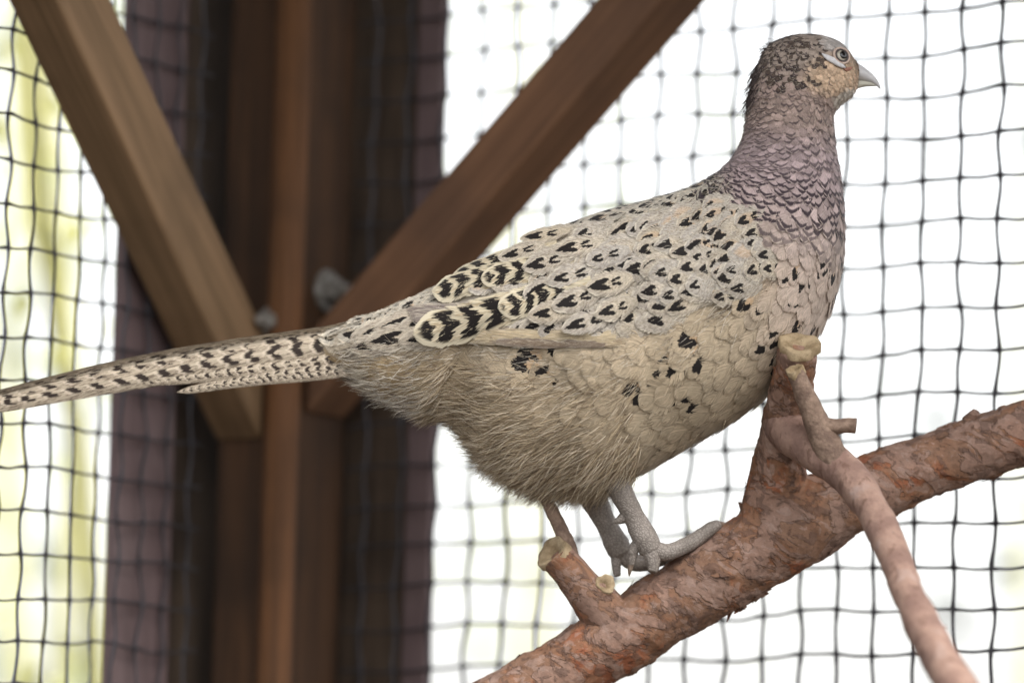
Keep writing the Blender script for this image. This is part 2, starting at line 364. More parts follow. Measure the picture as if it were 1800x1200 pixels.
c = M.mix(n1.ss(.35, .65), lin(138, 118, 90), lin(174, 154, 124)); c = M.mix(v.ss(.05, .0) * .45, c, lin(70, 58, 36)); c = M.mix(n3.ss(.6, .75) * .6, c, lin(112, 104, 74))
M.set('Base Color', c); M.bump(n1 + v.ss(0, .1), .4, .0008); m_cut = M.m

def PB(px, py, y=0):                                    # picture px at depth y (px units) -> local frame of the bird plane
    k = 1 + y * S / DIST; return Vector(((px - 900) * S * k, y * S, (600 - py) * S * k))
branch = bpy.data.objects.new('perch_branch', None); col.objects.link(branch)
b0 = PB(930, 1212); branch.matrix_world = F @ Matrix.Translation(b0)
tag(branch, 'forked reddish brown perch branch with flaking bark under the bird', 'branch')
def crom(P, t):
    i = int(min(max(math.floor(t), 0), len(P) - 2)); f = t - i
    a, b, c_, d = P[max(i - 1, 0)], P[i], P[i + 1], P[min(i + 2, len(P) - 1)]
    return .5 * ((2 * b) + (c_ - a) * f + (2 * a - 5 * b + 4 * c_ - d) * f * f + (3 * b - a - 3 * c_ + d) * f ** 3)
def spine(pts, n):
    A = np.array([list(PB(p[0], p[1], p[2]) - b0) + [p[3] * S] for p in pts]); out = [crom(A, t) for t in np.linspace(0, len(A) - 1, n)]
    return [q[:3] for q in out], [q[3] for q in out]
def bumpy(me, amp, fr, seed=0, amp2=0, fr2=1):
    nr = [v.normal.copy() for v in me.vertices]
    for v, n in zip(me.vertices, nr):
        q = v.co * fr; d = amp * mnoise.noise(q + Vector((seed, 0, 0)))
        if amp2: d += amp2 * mnoise.noise(v.co * fr2 + Vector((0, seed, 3)))
        v.co = v.co + n * d
    me.update()
def eval_mods(o):
    dg = bpy.context.evaluated_depsgraph_get(); me = bpy.data.meshes.new_from_object(o.evaluated_get(dg)); return me
limb_spines = [
    [(480, 1425, 0, 50), (760, 1296, 0, 54), (930, 1212, 0, 58), (1060, 1140, 0, 62), (1180, 1062, 0, 64), (1280, 1000, 0, 67), (1370, 940, 5, 72), (1430, 905, 8, 70), (1500, 872, 10, 62), (1580, 838, 12, 57), (1680, 800, 14, 54), (1790, 765, 12, 56), (1920, 724, -5, 54), (2060, 690, -60, 50)],
    [(1340, 960, 0, 55), (1358, 885, -6, 52), (1372, 800, -28, 45), (1382, 735, -62, 39), (1394, 668, -105, 34), (1404, 612, -140, 34)],
]
tmp = bmesh.new()
for sp in limb_spines:
    pts, rad = spine(sp, 60); me = tube_mesh('t', pts, rad, 28, m_bark); tmp.from_mesh(me)
me = bpy.data.meshes.new('limb'); tmp.to_mesh(me); tmp.free(); me.materials.append(m_bark)
limb = link('limb', me, branch)
rm = limb.modifiers.new('r', 'REMESH'); rm.mode = 'VOXEL'; rm.voxel_size = .0017; rm.use_smooth_shade = True
sm = limb.modifiers.new('s', 'SMOOTH'); sm.iterations = 6; sm.factor = .6
me2 = eval_mods(limb); limb.modifiers.clear(); me2.name = 'limb'; me2.materials.clear(); me2.materials.append(m_bark); limb.data = me2
# flatten the cut top of the upright stem is done with its own cut_end disc below
nrm2 = [v.normal.copy() for v in me2.vertices]
for v, n in zip(me2.vertices, nrm2):
    c0 = v.co.copy()
    d = .0022 * mnoise.noise(c0 * 26) + .0011 * mnoise.noise(Vector((c0.x * 60, c0.y * 90, c0.z * 60))) + .0005 * mnoise.noise(c0 * 210)
    pl = mnoise.noise(c0 * 48 + Vector((5, 1, 2)))            # steps where bark plates lift
    d += .0009 * (1 if pl > .12 else 0) + .0006 * (1 if mnoise.noise(c0 * 90 + Vector((1, 8, 2))) > .1 else 0)
    v.co = c0 + n * d
me2.update(); me2.polygons.foreach_set('use_smooth', [True] * len(me2.polygons))
limb_bvh = BVHTree.FromPolygons([v.co[:] for v in me2.vertices], [p.vertices[:] for p in me2.polygons])
def part_tube(name, pts, n, sides, mat, amp=.0009, fr=60, parent=None):
    p, r_ = spine(pts, n); me = tube_mesh(name, p, r_, sides, mat); bumpy(me, amp, fr, len(name), amp * .5, fr * 3); return link(name, me, parent or branch)
part_tube('side_branch', [(1374, 748, -66, 33), (1400, 768, -105, 37), (1445, 800, -155, 35), (1500, 845, -215, 32), (1545, 915, -295, 29), (1578, 990, -385, 27), (1606, 1065, -480, 29), (1640, 1135, -590, 32), (1672, 1190, -680, 34), (1725, 1290, -800, 36)], 90, 24, m_bark2, .0016, 40)
tw = part_tube('twig', [(1398, 652, -185, 15), (1416, 695, -182, 18), (1436, 742, -178, 22), (1462, 800, -184, 27), (1490, 838, -204, 24)], 40, 18, m_twig, .001, 70)
part_tube('twig_stub', [(1442, 748, -180, 17), (1470, 749, -182, 14), (1490, 747, -184, 13), (1505, 748, -186, 14)], 20, 14, m_twig, .0006, 90, tw)
part_tube('stub', [(1085, 1105, -6, 46), (1060, 1075, -12, 42), (1032, 1040, -20, 36), (1005, 1008, -27, 32), (976, 974, -34, 30)], 40, 24, m_bark, .0013, 70)
part_tube('twig', [(1006, 990, -22, 17), (996, 955, -16, 15), (986, 930, -12, 13), (974, 905, -12, 12), (962, 880, -12, 11), (957, 868, -12, 11)], 30, 14, m_twig, .0006, 200)
part_tube('twig_nub', [(1700, 742, 0, 12), (1712, 728, -2, 10), (1716, 720, -3, 7)], 10, 12, m_bark, .0008, 150)
part_tube('thorn', [(1630, 1108, -550, 10), (1650, 1106, -553, 6), (1664, 1100, -555, 2)], 10, 10, m_bark2, .0004, 90)
def cut_disc(px, py, y, axis, rad, name='cut_end', asp=1.0):
    n = 28; V = []; Fc = []
    ax = Vector(axis).normalized(); a = ax.cross(Vector((0, 0, 1))).normalized(); b = ax.cross(a); c0 = PB(px, py, y) - b0
    rings = (0, .18, .35, .55, .75, .92, 1.03, 1.05)
    for ri, q in enumerate(rings):
        for k in range(n):
            t = 2 * math.pi * k / n; rr = rad * S * q * (1 + .09 * math.sin(3 * t + px) + .05 * math.sin(7 * t))
            h = .0005 * mnoise.noise((math.cos(t) * q * 3, math.sin(t) * q * 3, px)) + (-rad * S * .45 if q < .3 else 0) + (-rad * S * .1 if .3 < q < .5 else 0) + (.0016 if q > .6 else 0) - (.006 if ri == 7 else 0)
            V.append(tuple(c0 + (a * math.cos(t) + b * math.sin(t)) * rr + ax * h))
    for r_ in range(len(rings) - 1):
        for k in range(n): Fc.append((r_ * n + k, r_ * n + (k + 1) % n, (r_ + 1) * n + (k + 1) % n, (r_ + 1) * n + k))
    me = bpy.data.meshes.new(name); me.from_pydata(V, [], Fc); me.materials.append(m_cut); me.polygons.foreach_set('use_smooth', [True] * len(me.polygons)); link(name, me, branch)
cut_disc(972, 970, -36, (-.6, -.55, .58), 30)
cut_disc(1064, 1026, -40, (.3, -.85, .42), 17, 'knot')
cut_disc(1405, 606, -143, (.06, -.5, .86), 35)
cut_disc(1397, 651, -186, (-.35, -.4, .85), 15)
cut_disc(956, 868, -12, (-.3, -.3, .9), 11)
# lifted flakes of bark: uncountable, one part
V, Fc = [], []
rs = random.Random(5)
vs_ = me2.vertices; tries = 0; nfl = 0
while nfl < 240 and tries < 6000:
    tries += 1; v = vs_[rs.randrange(len(vs_))]; c0 = v.co.copy(); n = v.normal.copy()
    if mnoise.noise(c0 * 30 + Vector((3, 3, 3))) < -.05: continue
    t = Vector((.85, 0, .53)) + Vector((rs.gauss(0, .35), rs.gauss(0, .35), rs.gauss(0, .35))); t = (t - n * t.dot(n)).normalized(); b = n.cross(t)
    ln, wd = rs.uniform(.0025, .009), rs.uniform(.001, .0035); cu = rs.uniform(.0003, .0016); i0 = len(V); k = 8
    V.append(tuple(c0 + n * .0004))
    for q in range(k):
        a = 2 * math.pi * q / k; rr = rs.uniform(.7, 1.15); x, y = math.cos(a) * ln * rr, math.sin(a) * wd * rr
        h = .0003 + cu * max(0, math.cos(a + rs.uniform(-.3, .3))) ** 1.5
        V.append(tuple(c0 + t * x + b * y + n * h))
    for q in range(k): Fc.append((i0, i0 + 1 + q, i0 + 1 + (q + 1) % k))
    nfl += 1
# ragged strips hanging under the limb
for (px, py) in ((1325, 1052), (1312, 1060), (1338, 1046), (1300, 1064), (1288, 1074), (1345, 1040)):
    for q in range(3):
        c0 = PB(px + rs.uniform(-8, 8), py + rs.uniform(-14, 4), rs.uniform(-20, 20)) - b0; i0 = len(V); ln = rs.uniform(8, 22) * S; ww = rs.uniform(3, 8) * S
        dv = Vector((rs.uniform(-.9, .2), rs.uniform(-.3, .3), -1)).normalized(); sd = Vector((dv.z, .2, -dv.x)).normalized()
        for k in range(4): V += [tuple(c0 + dv * ln * k / 3 - sd * ww * (1 - k / 3.3) + Vector((0, rs.uniform(-.001, .001), 0))), tuple(c0 + dv * ln * k / 3 + sd * ww * (1 - k / 3.3))]
        for k in range(3): Fc.append((i0 + 2 * k, i0 + 2 * k + 1, i0 + 2 * k + 3, i0 + 2 * k + 2))
me = bpy.data.meshes.new('bark_flakes'); me.from_pydata(V, [], Fc); me.materials.append(m_bark); tag(link('bark_flakes', me, branch), kind='stuff')

# ------------------------------------------------------------------ the bird: materials
def feather_mat(name, kind):
    M = Mat(name); uv = M.attr('fuv'); u, v, rn = M.sep(uv.outputs['Vector']); fc = M.attr('fcol').outputs['Color']; pa = M.attr('fpar')
    ps, pc, pm = M.sep(pa.outputs['Vector']); ob = M.obj()
    uu = u * 2 - 1; au = uu.abs()
    barb = v * 1.0 - au * .38                                      # runs along the barbs
    st = M.noise(M.vec(barb * 24, uu * 1.1, rn * 37), 1, 2, .6)      # barb streaks
    wob = M.noise(M.vec(barb * 16, uu * 2.5, rn * 51), 1, 3, .65)
    mot = M.noise(M.vec(uu * 5, v * 9, rn * 23), 1, 4, .7)
    vv = v + (wob - .5) * (.16 if kind != 'tail' else .03); aw = au + (wob - .5) * .3
    st2 = M.noise(M.vec(barb * (48 if kind != 'tail' else 150), uu * 1.0, rn * 13), 1, 1, .5)
    c = M.gain(fc, (st - .5) * 1.3 + (st2 - .5) * .9 + (mot - .5) * .6 + 1)
    cd = lin(26, 20, 18)
    c = M.mix(au.ss(.05, .02) * (.35 if kind != 'contour' else .15), c, lin(204, 192, 168))
    if kind == 'contour':
        # pale fringe, arrow spot with a tan patch above it, dark crescent near the tip
        edge = (au * au + v * v * v * .9)
        c = M.mix(edge.ss(.85, 1.25) * pm, c, lin(222, 210, 190))
        tan = ((vv - .55) / .3).pow(2) + (aw / .5).pow(2)
        c = M.mix(tan.ss(1.1, .5) * ps * .55, c, lin(205, 168, 128))
        va = vv + aw * .34
        d = ((va - .72) / .17).pow(2) + ((aw - .2) / .3).pow(2)
        c = M.mix(d.ss(1.15, .85) * ps.ss(.05, .3), c, cd)
        cr = vv + au * au * .22
        c = M.mix(cr.ss(.74, .82) * cr.ss(1.02, .93) * pc, c, lin(52, 40, 48))
    if kind == 'covert':
        edge = (au * au * .9 + (v - .1).max(0).pow(4) * 1.0) + (st - .5) * .7 + (mot - .5) * .5
        gm = M.noise(M.vec(uu * 9, v * 16, rn * 11), 1, 3, .7)
        gm2 = M.noise(M.vec(barb * 26, uu * 6, rn * 17), 1, 3, .7)
        c = M.mix(gm.ss(.48, .62) * .55, c, lin(128, 114, 98)); c = M.mix(gm2.ss(.54, .64) * .6, c, lin(108, 90, 72)); c = M.mix(gm2.ss(.46, .36) * .6, c, lin(226, 214, 192))
        c = M.mix(edge.ss(.55, 1.1) * pm * .7, c, lin(218, 209, 192))
        c = M.mix(edge.ss(.3, .55) * edge.ss(.9, .6) * .35 * pm, c, lin(150, 140, 134))
        va = vv + aw * .38 - rn * .06
        sz = (rn * 7.31).frac() * .5 + .7; d = (((va - .76) / .16).pow(2) + ((aw - .13 - rn * .05) / .26).pow(2)) / (sz * sz) + (mot - .5) * .8
        tan = ((vv - .6) / .32).pow(2) + (aw / .55).pow(2)
        c = M.mix(tan.ss(1.3, .3) * pc * .5, c, lin(206, 170, 132))
        c = M.mix(d.ss(1.15, .86) * ps.ss(.05, .3), c, cd)
        d2 = ((va - .40) / .08).pow(2) + ((aw - .2) / .2).pow(2)
        c = M.mix(d2.ss(1.1, .8) * ps.ss(.55, .9), c, cd)
    if kind == 'tertial':
        edge = (au * au + (v).pow(7) * .9)
        bars = (vv * 6.4 + rn - au * .6).frac()
        bm_ = bars.ss(.16, .24) * bars.ss(.86, .76) * aw.ss(.86, .70) * vv.ss(.18, .3) * vv.ss(.99, .93)
        c = M.mix(mot.ss(.5, .62) * .55, c, lin(150, 124, 88))
        wh = M.noise(M.vec(barb * 30, uu * 6, rn * 9), 1, 3, .7)
        c = M.mix(bm_ * wh.ss(.33, .4), c, cd)
        c = M.mix((edge + (st - .5) * .4).ss(.74, 1.0), c, lin(216, 205, 180))
    if kind == 'tail':
        ver = M.noise(M.vec(v * 90 - au * 8, uu * 5, rn * 9), 1, 3, .65, .8)
        c = M.mix(ver.ss(.48, .58) * .75 * au.ss(.05, .25), c, lin(96, 80, 66))
        bars = (vv * 26 + rn + au * .6).frac()
        k = M.noise(M.vec(v * 40, uu * 3, rn * 5), 1, 2)
        bm_ = (bars + (k - .5) * .5).ss(.36, .46) * bars.ss(.86, .74) * (aw + (mot - .5) * .5).ss(.62, .46) * (k + ps * .25).ss(.52, .6)
        c = M.mix(bm_, c, lin(50, 40, 35))
        bm2 = bars.ss(.84, .9) * aw.ss(.7, .5) * .7
        c = M.mix(bm2, c, lin(216, 202, 184))
        c = M.mix(au.ss(.80, .95) * M.noise(M.vec(v * 50, uu, rn), 1, 2).ss(.45, .55) * .6, c, lin(90, 76, 66))
    M.set('Base Color', c); M.set('Roughness', .68); M.set('Sheen Weight', .12); M.set('Sheen Roughness', .5)
    M.bump((st * 1.0 + mot * .3), .35, .0006)
    tr = M.nt.nodes.new('ShaderNodeBsdfTranslucent'); M.nt.links.new(c, tr.inputs['Color'])
    mx = M.nt.nodes.new('ShaderNodeMixShader'); mx.inputs[0].default_value = .16; M.nt.links.new(M.p.outputs[0], mx.inputs[1]); M.nt.links.new(tr.outputs[0], mx.inputs[2])
    # frayed margin between barbs
    fr = M.noise(M.vec(barb * (34 if kind != 'tail' else 160), uu * .6, rn * 77), 1, 1)
    ed = au.max(v.pow(5 if kind != 'tail' else 14))
    amt = {'contour': .9, 'covert': .6, 'tertial': .3, 'tail': .14}[kind]
    fr2 = M.noise(M.vec(barb * 17, uu * .5, rn * 19), 1, 1)
    al = (fr - .5) * 1.5 + (fr2 - .5) * 1.0 + .42 + (1 - ed) / amt
    al = al.ss(.42, .62)
    tp = M.nt.nodes.new('ShaderNodeBsdfTransparent'); m2 = M.nt.nodes.new('ShaderNodeMixShader')
    M.nt.links.new(al.v, m2.inputs[0]); M.nt.links.new(tp.outputs[0], m2.inputs[1]); M.nt.links.new(mx.outputs[0], m2.inputs[2]); M.surface(m2.outputs[0])
    return M.m
m_contour = feather_mat('contour_feather', 'contour'); m_covert = feather_mat('spotted_covert', 'covert')
m_tert = feather_mat('barred_tertial', 'tertial'); m_tail = feather_mat('barred_tail_feather', 'tail')
M = Mat('down_strand'); c = M.attr('fcol').outputs['Color']; M.set('Base Color', c); M.set('Roughness', .6)
tr = M.nt.nodes.new('ShaderNodeBsdfTranslucent'); M.nt.links.new(c, tr.inputs['Color']); mx = M.nt.nodes.new('ShaderNodeMixShader'); mx.inputs[0].default_value = .3
M.nt.links.new(M.p.outputs[0], mx.inputs[1]); M.nt.links.new(tr.outputs[0], mx.inputs[2]); M.surface(mx.outputs[0]); m_strand = M.m
M = Mat('bird_skin'); M.set('Base Color', M.attr('fcol').outputs['Color']); M.set('Roughness', .85); m_skin = M.m
M = Mat('scaly_leg'); o = M.obj(); v = M.voro(M.mapv(o, (1, 1, 1)), 420, 'DISTANCE_TO_EDGE'); n = M.noise(o, 60, 4)
c = M.mix(n.ss(.35, .65), lin(134, 126, 118), lin(158, 149, 141)); c = M.mix(v.ss(.12, .0) * .7, c, lin(96, 86, 80)); M.set('Base Color', c); M.set('Roughness', .55); M.bump(v.ss(0, .3) + n * .3, .35, .0008); m_leg = M.m
M = Mat('claw_horn'); o = M.obj(); n = M.noise(o, 200, 3); M.set('Base Color', M.mix(n.ss(.3, .7), lin(120, 104, 92), lin(160, 140, 122))); M.set('Roughness', .4); m_claw = M.m
M = Mat('beak_horn'); o = M.obj(); n = M.noise(M.mapv(o, (80, 80, 240)), 1, 3); M.set('Base Color', M.mix(n.ss(.3, .7), lin(172, 170, 172), lin(200, 198, 196))); M.set('Roughness', .38); M.set('Specular IOR Level', .5); m_beak = M.m
M = Mat('lower_beak_horn'); o = M.obj(); n = M.noise(o, 120, 3); M.set('Base Color', M.mix(n.ss(.3, .7), lin(196, 192, 176), lin(176, 172, 160))); M.set('Roughness', .4); m_beak2 = M.m
M = Mat('iris'); o = M.obj(); n = M.noise(o, 600, 3); M.set('Base Color', M.mix(n.ss(.3, .7), lin(176, 168, 152), lin(198, 190, 174))); M.set('Roughness', .08); M.set('Specular IOR Level', .6); m_iris = M.m
M = Mat('pupil'); M.set('Base Color', (.006, .005, .005, 1)); M.set('Roughness', .05); M.set('Specular IOR Level', .7); m_pupil = M.m
M = Mat('eye_rim'); o = M.obj(); n = M.noise(o, 500, 3); M.set('Base Color', M.mix(n.ss(.3, .7), lin(60, 52, 50), lin(92, 84, 82))); M.set('Roughness', .6); m_rim = M.m
M = Mat('pale_eye_skin'); o = M.obj(); n = M.noise(o, 700, 3); M.set('Base Color', M.mix(n.ss(.3, .7), lin(196, 192, 192), lin(214, 212, 212))); M.set('Roughness', .6); m_lid = M.m
M = Mat('bare_face_skin'); o = M.obj(); n = M.noise(o, 600, 3); M.set('Base Color', M.mix(n.ss(.3, .7), lin(176, 152, 138), lin(198, 178, 164))); m_face = M.m
M = Mat('red_skin'); o = M.obj(); n = M.noise(o, 700, 3); M.set('Base Color', M.mix(n.ss(.3, .7), lin(138, 96, 82), lin(166, 122, 104))); M.set('Roughness', .7); m_red = M.m

# ------------------------------------------------------------------ the bird: body surface (px units: x, depth y, z = 600 - py)
ST = np.array([  # top x,y  bottom x,y  half width
 (570, 590, 575, 640, 13), (622, 566, 624, 664, 32), (670, 548, 660, 690, 52), (742, 517, 730, 722, 78), (830, 474, 796, 738, 110), (930, 422, 858, 812, 150), (1030, 382, 960, 862, 172),
 (1130, 354, 1075, 852, 182), (1205, 332, 1195, 792, 178), (1255, 307, 1318, 718, 164), (1284, 282, 1415, 622, 142), (1299, 258, 1470, 515, 122), (1307, 237, 1484, 412, 106),
 (1311, 214, 1478, 322, 93), (1316, 188, 1468, 258, 83), (1322, 160, 1464, 206, 77), (1328, 132, 1478, 184, 74), (1336, 105, 1496, 170, 72), (1354, 80, 1505, 155, 68), (1388, 64, 1508, 140, 62), (1428, 61, 1509, 127, 52),
 (1468, 70, 1508, 118, 37), (1492, 88, 1507, 113, 18)], float)
NS = len(ST)
def st_at(s):
    s = np.clip(np.asarray(s, float), 0, NS - 1); i = np.clip(np.floor(s).astype(int), 0, NS - 2); f = (s - i)[..., None]
    g = lambda k: ST[np.clip(k, 0, NS - 1)]
    a, b, c_, d = g(i - 1), g(i), g(i + 1), g(i + 2)
    return .5 * ((2 * b) + (c_ - a) * f + (2 * a - 5 * b + 4 * c_ - d) * f ** 2 + (3 * b - a - 3 * c_ + d) * f ** 3)
def surf(s, th):
    q = st_at(s); tx, tz, bx, bz, hw = q[..., 0], 600 - q[..., 1], q[..., 2], 600 - q[..., 3], q[..., 4]
    ct, sn = np.cos(th), np.sin(th)
    e = .86
    ct = np.sign(ct) * np.abs(ct) ** 1.0; sn2 = np.sign(sn) * np.abs(sn) ** e
    mx_, mz = (tx + bx) / 2, (tz + bz) / 2
    s_ = np.asarray(s, float); side_ = np.abs(sn)
    w_ = np.interp(s_, [1, 3, 8, 10, 12], [0, 1, 1, .5, 0])
    k_ = 1 + w_ * (.018 * np.sin(s_ * 4.1 + 3 * np.cos(th) + 1) + .014 * np.sin(s_ * 7.3 - 5 * np.cos(th)) + .012 * np.sin(s_ * 2.2 + 9 * np.cos(th)))
    dent = .10 * np.exp(-((s_ - 3.95 - .5 * (np.cos(th) + .3)) / .22) ** 2) * np.clip(side_ * 1.6 - .5, 0, 1) * (np.cos(th) < .25)
    k_ = k_ - dent; ct = ct * np.where(np.abs(ct) > .9, 1, 1 + (k_ - 1) * .6); sn2 = sn2 * k_
    return np.stack([mx_ + (tx - bx) / 2 * ct, -hw * sn2, mz + (tz - bz) / 2 * ct], -1)
def unit(a): return a / np.maximum(np.linalg.norm(a, axis=-1, keepdims=True), 1e-9)
def snorm(s, th):
    e = .03; s = np.asarray(s, float)
    ds = surf(np.minimum(s + e, NS - 1), th) - surf(np.maximum(s - e, 0), th); dt = surf(s, th + e) - surf(s, th - e)
    n = unit(np.cross(ds, dt)); q = st_at(s); c0 = np.stack([(q[..., 0] + q[..., 2]) / 2, 0 * q[..., 0], 600 - (q[..., 1] + q[..., 3]) / 2], -1)
    sg = np.sign(np.sum(n * (surf(s, th) - c0), -1, keepdims=True)); sg[sg == 0] = 1
    return n * sg
TOPX = ST[:, 0]; HEAD0 = 15.5

WHITE, BLACK = lin(222, 218, 212), lin(40, 32, 30)
def smooth(x, a, b): t = np.clip((x - a) / (b - a), 0, 1); return t * t * (3 - 2 * t)
def lerp(a, b, t): return a + (b - a) * np.asarray(t)[..., None]
def region(px, py, s, th):
    """colour and pattern of plumage at picture position; arrays"""
    n = len(px); up_ = np.cos(th)
    belly = np.tile(lin(180, 163, 138), (n, 1)); back = np.tile(lin(190, 182, 168), (n, 1))
    chest = np.tile(lin(190, 172, 158), (n, 1)); neck = np.tile(lin(172, 150, 140), (n, 1)); mauve = np.tile(lin(178, 158, 158), (n, 1))
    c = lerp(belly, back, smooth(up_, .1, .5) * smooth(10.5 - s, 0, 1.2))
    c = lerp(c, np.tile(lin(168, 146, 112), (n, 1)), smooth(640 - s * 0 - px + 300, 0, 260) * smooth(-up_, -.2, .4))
    c = lerp(c, chest, smooth(px, 1290, 1400) * smooth(650 - py, 0, 160))
    c = lerp(c, mauve, smooth(s, 9.0, 10.2) * smooth(480 - py, 0, 200)); c = lerp(c, neck, smooth(260 - py, 0, 70) * (s > 9))
    spot = np.zeros(n); cres = np.zeros(n); marg = np.full(n, .16)
    k = smooth(up_, .25, .5) * smooth(9.6 - s, 0, .8); spot = np.maximum(spot, k); marg = np.maximum(marg, k)
    # flank spots, breast flecks
    rnd = rng.random(n)
    fl = (py > 600) & (py < 690) & (px > 940) & (px < 1260); spot[fl] = np.where(rnd[fl] < .45, 1, 0)
    fr = (px > 1180) & (px < 1420) & (py > 430) & (py < 600); spot[fr] = np.where(rnd[fr] < .38, 1, 0)
    ch = (px > 1390) & (py > 370) & (py < 560); spot[ch] = np.where(rnd[ch] < .2, .6, 0)
    lowneck = smooth(py, 245, 300) * smooth(420 - py, 0, 60) * (s > 8.8); cres = lowneck * .95
    cres = np.maximum(cres, (s > 11.5) * (s < 16) * np.where(rng.random(n) < .6, .75, .2))
    fr2 = smooth(430 - py, 0, 60) * (s > 9); marg = np.where(fr2 > .5, .25, marg)
    # head
    h = s + rng.normal(0, .35, n) > HEAD0
    crown = np.tile(lin(164, 148, 136), (n, 1)); cheek = np.tile(lin(208, 180, 152), (n, 1)); thr = np.tile(lin(206, 196, 184), (n, 1)); brow = np.tile(lin(192, 184, 178), (n, 1))
    hc = lerp(neck, crown, smooth(150 - py, 0, 50))
    ck = ((px - 1448) / 50) ** 2 + ((py - 132) / 30) ** 2; hc = lerp(hc, cheek, smooth(1.9 - ck, 0, 1.6))
    tk = ((px - 1478) / 26) ** 2 + ((py - 172) / 20) ** 2; hc = lerp(hc, thr, smooth(1.3 - tk, 0, .6))
    bw = ((px - 1468) / 36) ** 2 + ((py - 80) / 14) ** 2; hc = lerp(hc, brow, smooth(1.3 - bw, 0, .6))
    fo = ((px - 1500) / 14) ** 2 + ((py - 108) / 22) ** 2; hc = lerp(hc, np.tile(lin(206, 168, 128), (n, 1)), smooth(1.3 - fo, 0, .6))
    c = np.where(h[:, None], hc, c)
    dk = h & (rng.random(n) < smooth(1462 - px, 0, 90)) & (py < 150 + rng.normal(0, 10, n)); cres = np.where(dk, np.where(rnd < .5, .8, .1), cres)
    cres = np.where(h & ~dk, np.where((px < 1440) & (py > 150), .5, .08), cres)
    spot = np.where(h, 0, spot); dkf = dk & (rng.random(n) < .5); c = np.where(dkf[:, None], lin(84, 70, 62), c); marg = np.where(h, np.where(dkf, .7, .3), marg)
    c = c * (1 + (rng.random(n)[:, None] - .5) * np.where(s > 11.5, .6, .25)[:, None])
    return c, spot, cres, marg

bird = bpy.data.objects.new('pheasant', None); col.objects.link(bird)
bb = np.array([1120., 0., 600 - 995]); bird.matrix_world = F @ Matrix.Translation(((bb[0] - 900) * S, 0, bb[2] * S))
tag(bird, 'speckled buff hen pheasant with long barred tail standing on perch branch', 'bird')
def toloc(P): return (np.asarray(P, float) - np.array([bb[0], 0, bb[2]])) * S
# body mesh
ns, nt_ = 132, 72
ss_ = np.linspace(0, NS - 1, ns); tt_ = np.linspace(0, 2 * np.pi, nt_, endpoint=False)
G = surf(ss_[:, None] + 0 * tt_[None], tt_[None] + 0 * ss_[:, None]); N_ = snorm(ss_[:, None] + 0 * tt_[None], tt_[None] + 0 * ss_[:, None])
sc_in = np.interp(ss_, [0, 3, 8, 13, 15, 22], [1, 3, 5, 3, 2, 1.2])[:, None, None]
body_px = (G - N_ * sc_in).reshape(-1, 3)
Fc = [(i * nt_ + j, i * nt_ + (j + 1) % nt_, (i + 1) * nt_ + (j + 1) % nt_, (i + 1) * nt_ + j) for i in range(ns - 1) for j in range(nt_)]
Fc += [tuple(range(nt_))[::-1], tuple(range((ns - 1) * nt_, ns * nt_))]
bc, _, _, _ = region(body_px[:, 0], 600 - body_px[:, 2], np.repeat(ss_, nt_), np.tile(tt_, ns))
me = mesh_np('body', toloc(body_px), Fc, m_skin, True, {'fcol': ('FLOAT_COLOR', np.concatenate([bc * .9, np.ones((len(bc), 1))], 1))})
body = link('body', me, bird)
bvh = BVHTree.FromPolygons(G.reshape(-1, 3).tolist(), Fc)
def ray(px, py):
    h = bvh.ray_cast(Vector((px, -900, 600 - py)), Vector((0, 1, 0)))
    if h[0] is None: return None
    n = h[1]; n = n if n.y < 0 else -n
    return np.array(h[0]), np.array(n)

# ---- feather geometry: centre line + lateral + normal
TV = 1 - (1 - np.linspace(0, 1, 9)) ** 1.5
def wprofile(v, blunt=.55, base=.3):
    a = base + (1 - base) * np.sin(np.clip(v / blunt, 0, 1) * np.pi / 2); b = np.clip(1 - np.clip((v - blunt) / (1 - blunt), 0, 1) ** 1.9, 0, 1) ** .62
    return np.where(v < blunt, a, np.maximum(b, .04))
def feathers(C, Nn, W, camb, colr, par, rnd, nu=4, blunt=.55, base=.3, TVv=None):
    """C, Nn: (N, V, 3) centre lines and normals -> arrays"""
    TVv = TV if TVv is None else TVv
    N, V = C.shape[:2]; D = np.gradient(C, axis=1); B = unit(np.cross(Nn, D))
    uu = np.linspace(-1, 1, nu + 1); wp = wprofile(TVv, blunt, base)
    half = (W[:, None] / 2 * wp[None])[:, :, None, None]
    P = C[:, :, None] + B[:, :, None] * uu[None, None, :, None] * half - Nn[:, :, None] * (camb[:, None, None, None] * (uu ** 2)[None, None, :, None] * half)
    fuv = np.zeros((N, V, nu + 1, 3)); fuv[..., 0] = (uu / 2 + .5)[None, None]; fuv[..., 1] = TVv[None, :, None]; fuv[..., 2] = rnd[:, None, None]
    k = V * (nu + 1)
    fc = np.repeat(np.concatenate([colr, np.ones((N, 1))], 1), k, 0); fp = np.repeat(par, k, 0)
    i, j = np.meshgrid(np.arange(V - 1), np.arange(nu), indexing='ij'); a = (i * (nu + 1) + j).ravel()
    q = np.stack([a, a + 1, a + nu + 2, a + nu + 1], -1)
    Fq = (q[None] + (np.arange(N) * k)[:, None, None]).reshape(-1, 4)
    return P.reshape(-1, 3), Fq, fuv.reshape(-1, 3), fc, fp, k, len(q)
def feather_object(name, arr, mat, parent, kind=None):
    P, Fq, fuv, fc, fp, *_ = arr
    me = mesh_np(name, toloc(P), Fq, mat, True, {'fuv': ('FLOAT_VECTOR', fuv), 'fcol': ('FLOAT_COLOR', fc), 'fpar': ('FLOAT_VECTOR', fp)})
    o = link(name, me, parent)
    if kind: tag(o, kind=kind)
    return o

